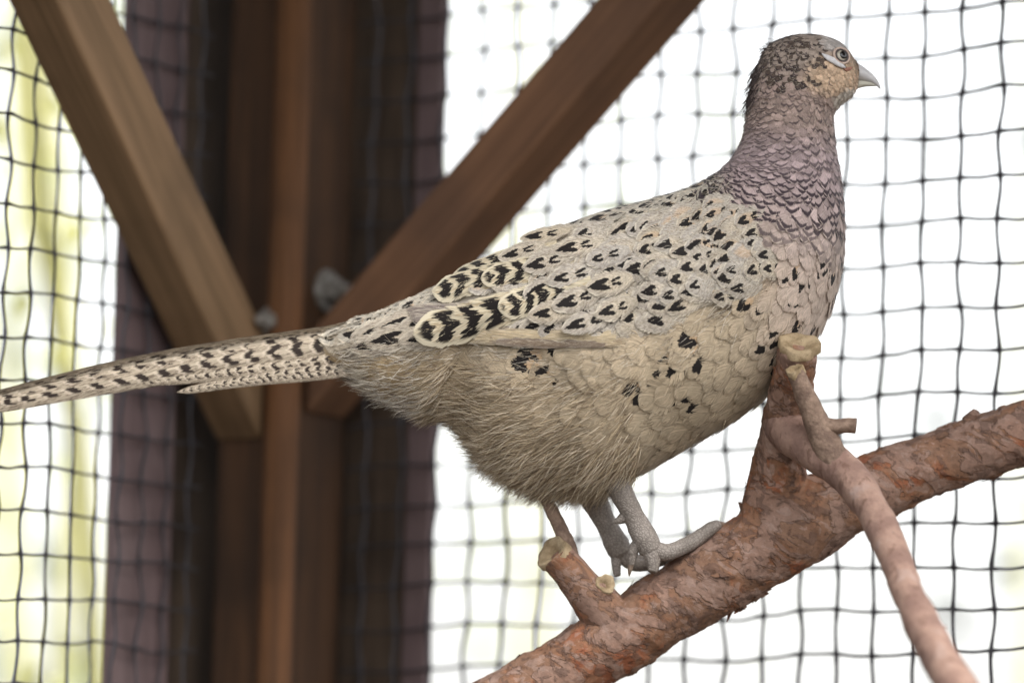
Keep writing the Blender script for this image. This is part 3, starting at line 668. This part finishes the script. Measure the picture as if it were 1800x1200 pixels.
# ---- contour plumage over the whole body
def wing_ab(px, py):
    dx, dy = px - 1340, py - 440; return -.967 * dx + .256 * dy, .256 * dx + .967 * dy
def in_wing(px, py):
    a, b = wing_ab(px, py)
    lo = np.interp(a, [-20, 40, 320, 480, 560, 640], [-20, -118, -126, -96, -52, -12]); hi = np.interp(a, [-20, 30, 170, 375, 500, 620, 640], [40, 66, 84, 76, 34, 2, -12])
    return (a > -20) & (a < 625) & (b > lo) & (b < hi)
rows = []
s = .35
svals = []
def arc(s): q = st_at(s); q2 = st_at(s + .01); return np.hypot((q2[0] + q2[2] - q[0] - q[2]) / 2, (q2[1] + q2[3] - q[1] - q[3]) / 2) / .01
def fsize(s): return np.interp(s, [0, 2, 4, 8, 9.3, 10.5, 12, 14, 15.5, 17, 22], [44, 54, 62, 60, 46, 36, 31, 26, 20, 16, 9])
ri = 0
SS, TH = [], []
while s < NS - 1.15:
    L_ = float(fsize(s)); q = st_at(s); a_ = np.hypot(q[0] - q[2], q[1] - q[3]) / 2; per = math.pi * (3 * (a_ + q[4]) - math.sqrt((3 * a_ + q[4]) * (a_ + 3 * q[4])))
    m = max(10, int(per / (L_ * .43))); t = (np.arange(m) + .5 * (ri % 2)) / m * 2 * np.pi + rng.normal(0, .18 * 2 * np.pi / m, m)
    SS.append(np.full(m, s) + rng.normal(0, .05, m)); TH.append(t)
    s += max(.02, L_ * .36 / max(arc(s), 20)); ri += 1
SS = np.clip(np.concatenate(SS), .1, NS - 1.1); TH = np.concatenate(TH)
P0 = surf(SS, TH); keep = ~(in_wing(P0[:, 0] - 18, 600 - P0[:, 2] + 6) & (P0[:, 1] < 0))
# keep the eye and its pale stripe bare
ex, ey = P0[:, 0], 600 - P0[:, 2]
keep &= ~((np.abs(P0[:, 1]) > 15) & (((ex - 1478) / 17) ** 2 + ((ey - 99) / 17) ** 2 < 1))
keep &= ~((np.abs(P0[:, 1]) > 15) & (np.abs((ey - 104) - (ex - 1455) * .52) < 6) & (ex > 1442) & (ex < 1488))
keep &= SS > .95
SS, TH = SS[keep], TH[keep]; n = len(SS)
Lf = fsize(SS) * rng.uniform(.88, 1.12, n) * np.interp(SS, [3, 5, 10.5, 12], [1, 1.3, 1.3, 1])
dsd = Lf / np.array([max(arc(q), 18) for q in SS])
side = np.sin(TH); drift = .10 * np.sin(TH * 1.0) * np.interp(SS, [2, 5, 9, 12], [.5, 1, .6, 0]) + rng.normal(0, .03, n)
drift = np.where(np.cos(TH) < .2, drift, drift * .4)
sv = np.clip(SS[:, None] - dsd[:, None] * TV[None], -.4, NS - 1.02); svc = np.clip(sv, 0, NS - 1.02); tv = TH[:, None] + drift[:, None] * TV[None]
lift = np.interp(SS, [0, 3, 8, 13, 16, 22], [4, 4, 2.4, 3.0, 3.4, 1.4]) * rng.uniform(.5, 1.6, n)
pw = P0[keep]; wa, wb = wing_ab(pw[:, 0], 600 - pw[:, 2]); near = (pw[:, 1] < 0) & (pw[:, 0] > 1040) & (wa > -120) & (wa < 320) & (wb > -60); lift = lift + 5 * near * (rng.random(n) < .8)
Nn = snorm(svc, tv); C = surf(svc, tv) + Nn * (lift[:, None] * (TV[None] * 1.0 - .15))[:, :, None]
ext = (sv - svc)[:, :, None]; C = C + ext * np.array([80., 0, -16])      # past the tail base
px, py = P0[keep][:, 0] - 20, 600 - P0[keep][:, 2]
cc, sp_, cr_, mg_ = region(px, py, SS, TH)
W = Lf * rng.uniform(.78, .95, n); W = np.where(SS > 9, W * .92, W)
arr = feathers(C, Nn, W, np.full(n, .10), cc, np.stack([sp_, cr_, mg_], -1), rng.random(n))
feather_object('plumage', arr, m_contour, body, 'stuff')

# ---- folded wing: each feather a mesh of its own
wing = None
V, Fc_, Cc = [], [], []
# base surface of the wing (thin shell a little proud of the body)
ga = np.linspace(80, 600, 42); rowsV = []
for a in ga:
    lo = np.interp(a, [-20, 40, 320, 480, 560, 640], [-20, -118, -126, -96, -52, -12]) + 16; hi = np.interp(a, [-20, 30, 170, 375, 500, 620, 640], [40, 66, 84, 76, 34, 2, -12]) - 10
    hi = max(hi, lo + 4)
    for f in np.linspace(0, 1, 11):
        b = lo + (hi - lo) * f; x, y = 1340 - .967 * a + .256 * b, 440 + .256 * a + .967 * b
        h = ray(x, y)
        if h is None: h = (np.array([x, 0, 600 - y]), np.array([0, -1., 0]))
        V.append(h[0] + np.array([0, -1, 0]) * 1)
Fc_ = [(i * 11 + j, i * 11 + j + 1, (i + 1) * 11 + j + 1, (i + 1) * 11 + j) for i in range(41) for j in range(10)]
me = mesh_np('wing', toloc(np.array(V)), Fc_, m_skin, True, {'fcol': ('FLOAT_COLOR', np.tile(np.append(lin(170, 160, 146), 1), (len(V), 1)))})
wing = link('wing', me, bird)
def wing_feather(x0, y0, ang, L_, W_, o0, lf, colr, par, mat, parent, name='feather', blunt=.55, base=.3, nu=6, camb=.1, bow=0, nvs=9, curve=None):
    tvv = 1 - (1 - np.linspace(0, 1, nvs)) ** 1.5
    d = np.array([math.cos(ang), math.sin(ang)]); pts, nr = [], []
    last = None
    for t in tvv:
        x, y = x0 + d[0] * L_ * t - d[1] * bow * L_ * t * (1 - t) * 4, y0 + d[1] * L_ * t + d[0] * bow * L_ * t * (1 - t) * 4
        h = ray(x, y)
        if h is None:
            if last is None: return None
            h = (np.array([x, last[0][1], 600 - y]), last[1])
        last = h
        nn_ = unit(h[1] + np.array([0, -.35, 0])); pts.append(h[0] + nn_ * (o0 + lf * t)); nr.append(nn_)
    arr = feathers(np.array(pts)[None], np.array(nr)[None], np.array([W_]), np.array([camb]), np.array([colr]), np.array([par]), np.array([random.random()]), nu, blunt, base, tvv)
    return feather_object(name, arr, mat, parent)
GREY, CREAM = lin(186, 180, 172), lin(202, 188, 164)
count = 0
a = 585.
r_i = 0
while a > -30:
    f = np.clip(a / 600, 0, 1); L_ = 58 + 34 * f; sp = 21 + 9 * f; rowgap = 23 + 12 * f
    lo = np.interp(a, [-20, 40, 320, 480, 560, 640], [-20, -118, -126, -96, -52, -12]); hi = np.interp(a, [-20, 30, 170, 375, 500, 620, 640], [40, 66, 84, 76, 34, 2, -12])
    b = lo + 14 + (sp * .5 if r_i % 2 else 0)
    while b < hi - 4:
        aa, b2 = a - 26 + random.gauss(0, 8), b + random.gauss(0, 5)
        if a > 320 and b > 44: b += sp; continue
        if a > 430 and b > lo + 40 - (a > 500) * 30: b += sp; continue      # tertials go there
        x, y = 1340 - .967 * aa + .256 * b2, 440 + .256 * aa + .967 * b2
        ang = math.pi - math.atan2(.256, .967) - .05 + (.10 if b2 < -70 else 0) - .12 * (b2 > 30) + random.gauss(0, .06)
        ang = math.pi - .27 + random.gauss(0, .12) - (.16 if b2 < -60 else 0) + (.12 if b2 > 30 and a < 200 else 0)
        g = random.random()
        spot = 1.0 if g < .85 else .0
        base = lerp(GREY, CREAM, random.random() * .8) * random.uniform(.88, 1.08)
        tanm = 0.9 if (b2 < -60 and random.random() < .5) or (a < 130 and random.random() < .35) else .12 * random.random()
        wing_feather(x, y, ang, L_ * random.uniform(.8, 1.18), sp * random.uniform(1.8, 2.3), 1 + 5 * float(smooth(a, 0, 150)) * (1 - .6 * float(smooth(b2, 20, 60)) * float(smooth(300 - a, 0, 60))), 5.5, base, (spot * (.4 if g < .6 else 1), tanm, .95), m_covert, wing, bow=random.uniform(-.03, .03))
        count += 1; b += sp
    a -= rowgap; r_i += 1
# primaries (under), secondaries, tertials
for (x0, y0, x1, y1, W_, o0, c_) in ((1010, 575, 716, 548, 40, 5, lin(132, 120, 116)), (1005, 580, 722, 556, 38, 6, lin(140, 128, 122)), (1010, 585, 728, 565, 36, 7, lin(134, 122, 118)),
                                     (1060, 606, 868, 601, 18, 8, lin(120, 104, 90)), (1090, 604, 820, 596, 22, 7, lin(168, 150, 122)), (1080, 596, 790, 594, 26, 8, lin(190, 172, 140)), (1070, 590, 760, 593, 30, 9, lin(196, 178, 146))):
    wing_feather(x0, y0, math.atan2(y1 - y0, x1 - x0), math.hypot(x1 - x0, y1 - y0), W_, o0, 5, c_, (0, .1, .5), m_covert, wing, blunt=.8, base=.6, nvs=14)
for (x0, y0, x1, y1, W_, o0, bow) in ((980, 430, 800, 497, 60, 9, 0), (960, 468, 766, 524, 62, 11, .02), (1000, 500, 733, 590, 74, 14, -.03), (1030, 452, 850, 500, 56, 11, 0), (1040, 500, 880, 548, 54, 14, 0)):
    wing_feather(x0, y0, math.atan2(y1 - y0, x1 - x0), math.hypot(x1 - x0, y1 - y0), W_, o0, 7, lin(204, 192, 166), (1, 0, 1), m_tert, wing, blunt=.84, base=.55, nvs=16, nu=8, bow=bow, camb=.25)
# a second sheet of coverts over the roots of the tertials
for (x, y, L_, W_) in ((1010, 455, 92, 50), (1050, 475, 90, 50), (1010, 495, 96, 52), (1060, 515, 94, 50), (1020, 540, 92, 46), (1075, 555, 90, 44), (1110, 490, 84, 48), (1105, 445, 82, 46), (1060, 430, 84, 46), (1005, 415, 86, 46), (960, 438, 84, 44), (1120, 530, 84, 44)):
    wing_feather(x, y, math.pi - .3 + random.gauss(0, .04), L_, W_, 13, 7, lerp(GREY, CREAM, random.random()) * random.uniform(.9, 1.05), (1, .1, .95), m_covert, wing)

# ---- tail
tailC = np.array([[700, 0, 600 - 600.], [560, 0, 600 - 615.]])
me = tube_mesh('tail', [tuple(toloc(np.array(p))) for p in ((760, 0, 600 - 590), (680, 0, 600 - 606), (600, 0, 600 - 622), (520, 0, 600 - 632))], [34 * S, 26 * S, 18 * S, 6 * S], 16, m_skin)
a_ = me.attributes.new('fcol', 'FLOAT_COLOR', 'POINT'); a_.data.foreach_set('color', np.tile(np.append(lin(150, 130, 108), 1), (len(me.vertices), 1)).astype(np.float32).ravel())
tail = link('tail', me, bird)
def tail_feather(pts, W_, nrm, c_, camb=.35, blunt=.18, mat=None, base=.8, nv=40, pst=.35):
    A = np.array([[p[0], p[2], 600 - p[1]] for p in pts], float); tv = np.linspace(0, 1, nv); Cn = np.array([crom(A, t * (len(A) - 1)) for t in tv])
    nn_ = np.tile(unit(np.array(nrm, float)), (nv, 1))
    wp = np.interp(tv, [0, .1, .5, .8, .93, 1], [.6, .95, 1, .72, .45, .03])
    global wprofile; keepf = wprofile; wprofile = lambda v, b_, s_: wp
    arr = feathers(Cn[None], nn_[None], np.array([W_]), np.array([camb]), np.array([c_]), np.array([[pst, 0, 0]]), np.array([random.random()]), 8, .5, .5, tv)
    wprofile = keepf
    return feather_object('feather', arr, mat or m_tail, tail)
TC = lin(186, 172, 152)
for sgn in (-1, 1):
    tail_feather([(775, 546, 3 * sgn), (600, 583, 5 * sgn), (400, 612, 5 * sgn), (200, 648, 4 * sgn), (0, 696, 3 * sgn), (-60, 713, 3 * sgn)], 46, (0, .84 * sgn, .54), TC)
    tail_feather([(760, 572, 10 * sgn), (600, 601, 13 * sgn), (400, 630, 12 * sgn), (200, 667, 9 * sgn), (0, 706, 7 * sgn), (-40, 716, 6 * sgn)], 50, (0, .95 * sgn, .3), TC * 1.05, pst=1.)
    tail_feather([(745, 600, 15 * sgn), (600, 626, 17 * sgn), (450, 646, 16 * sgn), (330, 661, 13 * sgn), (235, 672, 10 * sgn)], 34, (0, .96 * sgn, .28), TC * .98)
    tail_feather([(740, 614, 20 * sgn), (620, 640, 21 * sgn), (500, 655, 20 * sgn), (400, 672, 18 * sgn), (312, 689, 15 * sgn)], 28, (0, .96 * sgn, .28), TC * .88)
    tail_feather([(740, 622, 24 * sgn), (640, 645, 24 * sgn), (540, 658, 22 * sgn), (450, 668, 20 * sgn), (370, 682, 18 * sgn)], 24, (0, .96 * sgn, .28), TC * .82)
# upper tail coverts with dark spots
for (x, y, L_, W_, yy, tl) in ((850, 545, 150, 54, -34, .22), (800, 540, 150, 50, -24, .3), (790, 575, 150, 52, -38, .2), (840, 575, 140, 50, -44, .2), (760, 560, 140, 48, -26, .24), (745, 590, 130, 46, -34, .18), (720, 575, 150, 44, -22, .2), (715, 600, 150, 40, -28, .15), (690, 590, 170, 40, -20, .18)):
    wing_feather(x, y, math.pi - tl, min(L_, (x - 618) / math.cos(tl)), W_, 3, 5, lin(194, 182, 164) * random.uniform(.92, 1.06), (1, .1, .8), m_covert, tail, blunt=.6, base=.5, nvs=12)

# ---- loose strands: belly fluff, vent, flank hairs, rims
def strands(n, s0, s1, t0, t1, L0, L1, wd, colf, down, curl, seed, liftk=.35, lat=.25, out=0):
    g = np.random.default_rng(seed); s = g.uniform(s0, s1, n); th = g.uniform(t0, t1, n) * np.where(g.random(n) < .5, 1, -1)
    P = surf(s, th); Nn = snorm(s, th); P = P + Nn * out; e = .05; D = unit(surf(np.maximum(s - e, 0), th) - surf(s, th))
    D = unit(D + np.array([0, 0, -1.]) * down + Nn * liftk + g.normal(0, lat, (n, 3))); L = g.uniform(L0, L1, n)
    B = unit(np.cross(D, np.array([0, 1., 0]) + g.normal(0, .3, (n, 3)))); cv = g.normal(0, curl, (n, 1))
    k = 5; V = np.zeros((n, k, 2, 3))
    for i in range(k):
        t = i / (k - 1); c = P + D * (L * t)[:, None] + (np.array([0, 0, -1.]) * .18 * down + B * cv - Nn * .25) * (L * t * t)[:, None]; ww = wd * (1 - t) ** .7 + .05
        V[:, i, 0] = c - B * ww; V[:, i, 1] = c + B * ww
    a = np.arange(k - 1) * 2; q = np.stack([a, a + 1, a + 3, a + 2], -1); Fq = (q[None] + (np.arange(n) * k * 2)[:, None, None]).reshape(-1, 4)
    px, py = P[:, 0], 600 - P[:, 2]; c = colf(px, py, g, n) if colf else np.clip(region(px - 10, py, s, np.abs(th))[0] * g.choice([.55, .8, 1., 1.15, 1.4], (n, 1)), 0, .75); return V.reshape(-1, 3), Fq, np.repeat(c, k * 2, 0)
def belly_col(px, py, g, n):
    c = np.tile(lin(188, 170, 142), (n, 1)); d = np.tile(lin(130, 114, 94), (n, 1)); l = np.tile(lin(216, 202, 180), (n, 1)); x = g.random(n)
    return np.where((x < .3)[:, None], d, np.where((x > .68)[:, None], l, c)) * g.uniform(.85, 1.12, (n, 1))
def grey_col(px, py, g, n):
    x = g.random(n)[:, None]; return np.where(x < .25, lin(120, 108, 98), np.where(x < .6, lin(190, 178, 158), lin(222, 214, 200))) * g.uniform(.85, 1.1, (n, 1))
def dark_col(px, py, g, n): return np.tile(lin(70, 60, 58), (n, 1)) * g.uniform(.6, 1.8, (n, 1))
def pale_col(px, py, g, n): return np.tile(lin(206, 192, 178), (n, 1)) * g.uniform(.8, 1.1, (n, 1))
sets = [strands(9000, 3.4, 7.3, 1.75, 3.2, 26, 58, .55, belly_col, .30, .10, 1), strands(2600, 5.0, 7.4, 2.3, 3.2, 30, 56, .5, belly_col, .75, .12, 2, .5),
        strands(3400, .8, 3.8, 1.3, 3.2, 26, 52, .5, grey_col, .12, .10, 3), strands(1500, 4.6, 9.0, 1.45, 1.9, 22, 50, .36, grey_col, .10, .08, 4, .25, .2),
        strands(9000, 5.5, 10.8, 1.25, 3.2, 14, 30, .42, None, .06, .06, 5, .1), strands(9000, 9.0, 16.5, .0, 3.2, 8, 17, .36, None, .03, .06, 21, .12), strands(2500, 16.3, 20.5, .0, 3.2, 5, 10, .3, None, .03, .06, 22, .12), strands(2600, 8.5, 15.5, .3, 3.2, 8, 18, .32, pale_col, .05, .06, 6, .25),
        strands(170, 14.4, 16.9, 0, .5, 26, 56, .85, dark_col, .25, .2, 7, .5, .18), strands(40, 17.4, 18.6, 0, .5, 16, 34, .6, dark_col, -.2, .2, 8, .45, .2), strands(500, 15.2, 19, 1.6, 3.2, 6, 12, .3, pale_col, .1, .05, 9, .2), strands(700, 2.6, 9, 0, .9, 12, 26, .35, grey_col, 0, .05, 10, .12),
        strands(1700, 3.2, 9.6, .4, 1.75, 10, 26, .3, grey_col, .05, .06, 11, .1, .22, 10), strands(260, 2.2, 3.4, 2.5, 3.2, 16, 34, .45, lambda px, py, g, n: np.tile(WHITE, (n, 1)), .2, .1, 12, .3)]
off = 0; VV, FF, CC = [], [], []
for v_, f_, c_ in sets: VV.append(v_); FF.append(f_ + off); CC.append(c_); off += len(v_)
CC = np.concatenate(CC)
me = mesh_np('down', toloc(np.concatenate(VV)), np.concatenate(FF), m_strand, True, {'fcol': ('FLOAT_COLOR', np.concatenate([CC, np.ones((len(CC), 1))], 1))})
tag(link('down', me, body), kind='stuff')

# ---- eye, bare stripe, beak
def sphere(name, px, py, depth_off, r_, mat, parent, sx=1, flat=1.0, sub=3, side=-1):
    h = ray(px, py); c = h[0] + h[1] * depth_off
    bm = bmesh.new(); bmesh.ops.create_icosphere(bm, subdivisions=sub, radius=r_ * S)
    me = bpy.data.meshes.new(name); bm.to_mesh(me); bm.free(); me.materials.append(mat); me.polygons.foreach_set('use_smooth', [True] * len(me.polygons))
    c = c.copy();
    if side > 0: c[1] *= -1
    o = link(name, me, parent, Vector(toloc(c))); nn_ = Vector(h[1]);
    if side > 0: nn_.y *= -1
    o.rotation_euler = nn_.to_track_quat('Z', 'Y').to_euler(); o.scale = (sx, 1, flat); return o, c, nn_
def ring(name, px, py, off_, R_, r_, mat, parent, side=-1, sx=1.12):
    h = ray(px, py); c = h[0] + h[1] * off_; n = 28; m = 8; V = []
    for i in range(n):
        for j in range(m):
            a, b = 2 * math.pi * i / n, 2 * math.pi * j / m; rr = R_ + r_ * math.cos(b); V.append((rr * math.cos(a) * S * sx, rr * math.sin(a) * S, r_ * math.sin(b) * S))
    Fc = [(i * m + j, ((i + 1) % n) * m + j, ((i + 1) % n) * m + (j + 1) % m, i * m + (j + 1) % m) for i in range(n) for j in range(m)]
    me = bpy.data.meshes.new(name); me.from_pydata(V, [], Fc); me.materials.append(mat); me.polygons.foreach_set('use_smooth', [True] * len(me.polygons))
    c = c.copy(); nn_ = Vector(h[1])
    if side > 0: c[1] *= -1; nn_.y *= -1
    o = link(name, me, parent, Vector(toloc(c))); o.rotation_euler = nn_.to_track_quat('Z', 'Y').to_euler(); return o
def patch(name, pts, wid, off_, mat, side=-1, thick=2.2):
    """small raised strip of bare skin along picture points"""
    V = []; m = 8
    for k, (x, y) in enumerate(pts):
        h = ray(x, y); n_ = h[1]; t = np.array([pts[min(k + 1, len(pts) - 1)][0] - pts[max(k - 1, 0)][0], 0, -(pts[min(k + 1, len(pts) - 1)][1] - pts[max(k - 1, 0)][1])], float); b = unit(np.cross(n_, unit(t)))
        for j in range(m):
            a = 2 * math.pi * j / m; p = h[0] + n_ * (off_ + thick * math.sin(a)) + b * wid[k] * math.cos(a); p = p.copy()
            if side > 0: p[1] *= -1
            V.append(p)
    Fc = [(k * m + j, k * m + (j + 1) % m, (k + 1) * m + (j + 1) % m, (k + 1) * m + j) for k in range(len(pts) - 1) for j in range(m)] + [tuple(range(m)), tuple(range((len(pts) - 1) * m, len(pts) * m))]
    me = mesh_np(name, toloc(np.array(V)), Fc, mat, True); return link(name, me, bird)
for side in (-1, 1):
    eye, ec, en = sphere('eye', 1476, 101, -2.5, 10.8, m_iris, bird, 1, .75, side=side)
    pe, _, _ = sphere('pupil', 1477, 101, 3.0, 7.4, m_pupil, eye, 1, .5, side=side)
    mw = (Matrix.Translation(pe.location) @ pe.rotation_euler.to_matrix().to_4x4() @ Matrix.Diagonal((1, 1, .5, 1)))
    me_ = Matrix.Translation(eye.location) @ eye.rotation_euler.to_matrix().to_4x4() @ Matrix.Diagonal((1, 1, .75, 1)); pe.matrix_basis = me_.inverted() @ mw
    ring('eyelid', 1476, 101, 1.6, 11.2, 1.9, m_rim, bird, side, 1.08)
    ring('eye_skin', 1476, 101, .2, 14.2, 2.6, m_face, bird, side, 1.08)
    patch('eye_stripe', [(1441, 99), (1447, 103), (1454, 107), (1462, 111), (1470, 116), (1477, 120), (1481, 122)], [1, 4, 5.6, 5.8, 5.2, 3.6, 1.2], 2.5, m_lid, side)
    patch('red_skin', [(1479, 124), (1484, 125), (1489, 124), (1494, 121)], [1.5, 4, 4, 2], .8, m_red, side)
def mandible(name, rows_, mat):
    V = []; m = 14
    for (x, yt, yb, hw) in rows_:
        for j in range(m):
            a = 2 * math.pi * j / m; V.append(((x), hw * math.sin(a), 600 - ((yt + yb) / 2 - (yb - yt) / 2 * math.cos(a))))
    n = len(rows_); Fc = [(k * m + j, k * m + (j + 1) % m, (k + 1) * m + (j + 1) % m, (k + 1) * m + j) for k in range(n - 1) for j in range(m)] + [tuple(range(m)), tuple(range((n - 1) * m, n * m))]
    me = mesh_np(name, toloc(np.array(V, float)), Fc, mat, True); return link(name, me, bird)
mandible('upper_beak', [(1496, 104, 138, 15), (1503, 107, 141, 16), (1510, 112, 142, 14.5), (1518, 117, 143, 12.5), (1526, 123, 145, 10.5), (1534, 130, 148, 8), (1541, 138, 152, 5.5), (1545.5, 146, 156, 3.2), (1548, 153, 158, 1)], m_beak)
mandible('lower_beak', [(1494, 138, 160, 13.5), (1503, 140, 158, 13), (1512, 141, 155, 11.5), (1521, 142, 153, 9.5), (1530, 144, 152.5, 7), (1537, 147, 152.5, 4.2), (1540, 149, 152, 1.5)], m_beak2)
patch('nostril', [(1507, 124), (1508, 125)], [2, 2], 0, m_rim) if ray(1507, 124) else None

# ---- legs
def bspine(pts, n):
    A = np.array([[p[0], p[2], 600 - p[1], p[3]] for p in pts], float); o_ = [crom(A, t) for t in np.linspace(0, len(A) - 1, n)]
    return [tuple(toloc(q[:3])) for q in o_], [q[3] * S for q in o_]
def ltube(name, pts, n, sides, mat, parent, amp=.0003):
    p, r_ = bspine(pts, n); me = tube_mesh(name, p, r_, sides, mat); bumpy(me, amp, 300, 1); return link(name, me, parent)
def scutes(parent, pts, n, rk=1.03):
    p, r_ = bspine(pts, n * 3)
    return
def leg(y, dx, dy, top, knee, foot):
    lg = ltube('leg', [(*top, y, 30), (top[0] * .6 + foot[0] * .4, top[1] * .6 + foot[1] * .4, y, 21), (top[0] * .35 + foot[0] * .65, top[1] * .35 + foot[1] * .65, y, 19), (top[0] * .15 + foot[0] * .85, top[1] * .15 + foot[1] * .85, y, 22), (*foot, y, 21), (foot[0] + 4, foot[1] + 8, y, 15)], 50, 20, m_leg, bird, .0004)
    return lg
lg = leg(-52, 0, 0, (1058, 800), None, (1142, 962))
ltube('toe', [(1140, 962, -52, 19), (1170, 968, -48, 15), (1200, 958, -40, 14), (1228, 943, -26, 13.5), (1250, 927, -20, 12), (1263, 921, -14, 9)], 40, 16, m_leg, lg)
ltube('toe', [(1142, 965, -54, 17), (1146, 980, -58, 14), (1147, 992, -62, 11), (1145, 1002, -66, 8)], 24, 14, m_leg, lg)
ltube('toe', [(1140, 962, -46, 15), (1168, 975, -14, 12), (1200, 975, 14, 11), (1228, 965, 26, 9)], 24, 14, m_leg, lg)
ltube('toe', [(1126, 948, -52, 13), (1114, 962, -52, 10), (1110, 978, -52, 8), (1109, 990, -52, 6)], 24, 12, m_leg, lg)
ltube('claw', [(1109, 986, -52, 5.5), (1106, 1000, -52, 4), (1105, 1010, -51, 1)], 12, 10, m_claw, lg, 0)
ltube('claw', [(1258, 921, -14, 7), (1272, 922, -8, 5), (1282, 930, -4, 1)], 12, 10, m_claw, lg, 0)
ltube('spur', [(1100, 905, -52, 13), (1088, 912, -54, 8), (1080, 915, -55, 4), (1076, 918, -55, 1)], 14, 10, m_leg, lg, 0)
lg2 = leg(34, 0, 0, (1030, 850), None, (1092, 972))
ltube('toe', [(1092, 972, 34, 17), (1110, 990, 30, 13), (1130, 994, 22, 11), (1150, 990, 14, 10), (1170, 984, 8, 8)], 24, 14, m_leg, lg2)
ltube('toe', [(1088, 970, 34, 13), (1084, 985, 28, 10), (1084, 1000, 22, 8), (1086, 1012, 18, 6)], 20, 12, m_leg, lg2)
ltube('toe', [(1092, 972, 38, 13), (1114, 985, 52, 11), (1140, 982, 58, 9), (1160, 975, 60, 8)], 20, 12, m_leg, lg2)
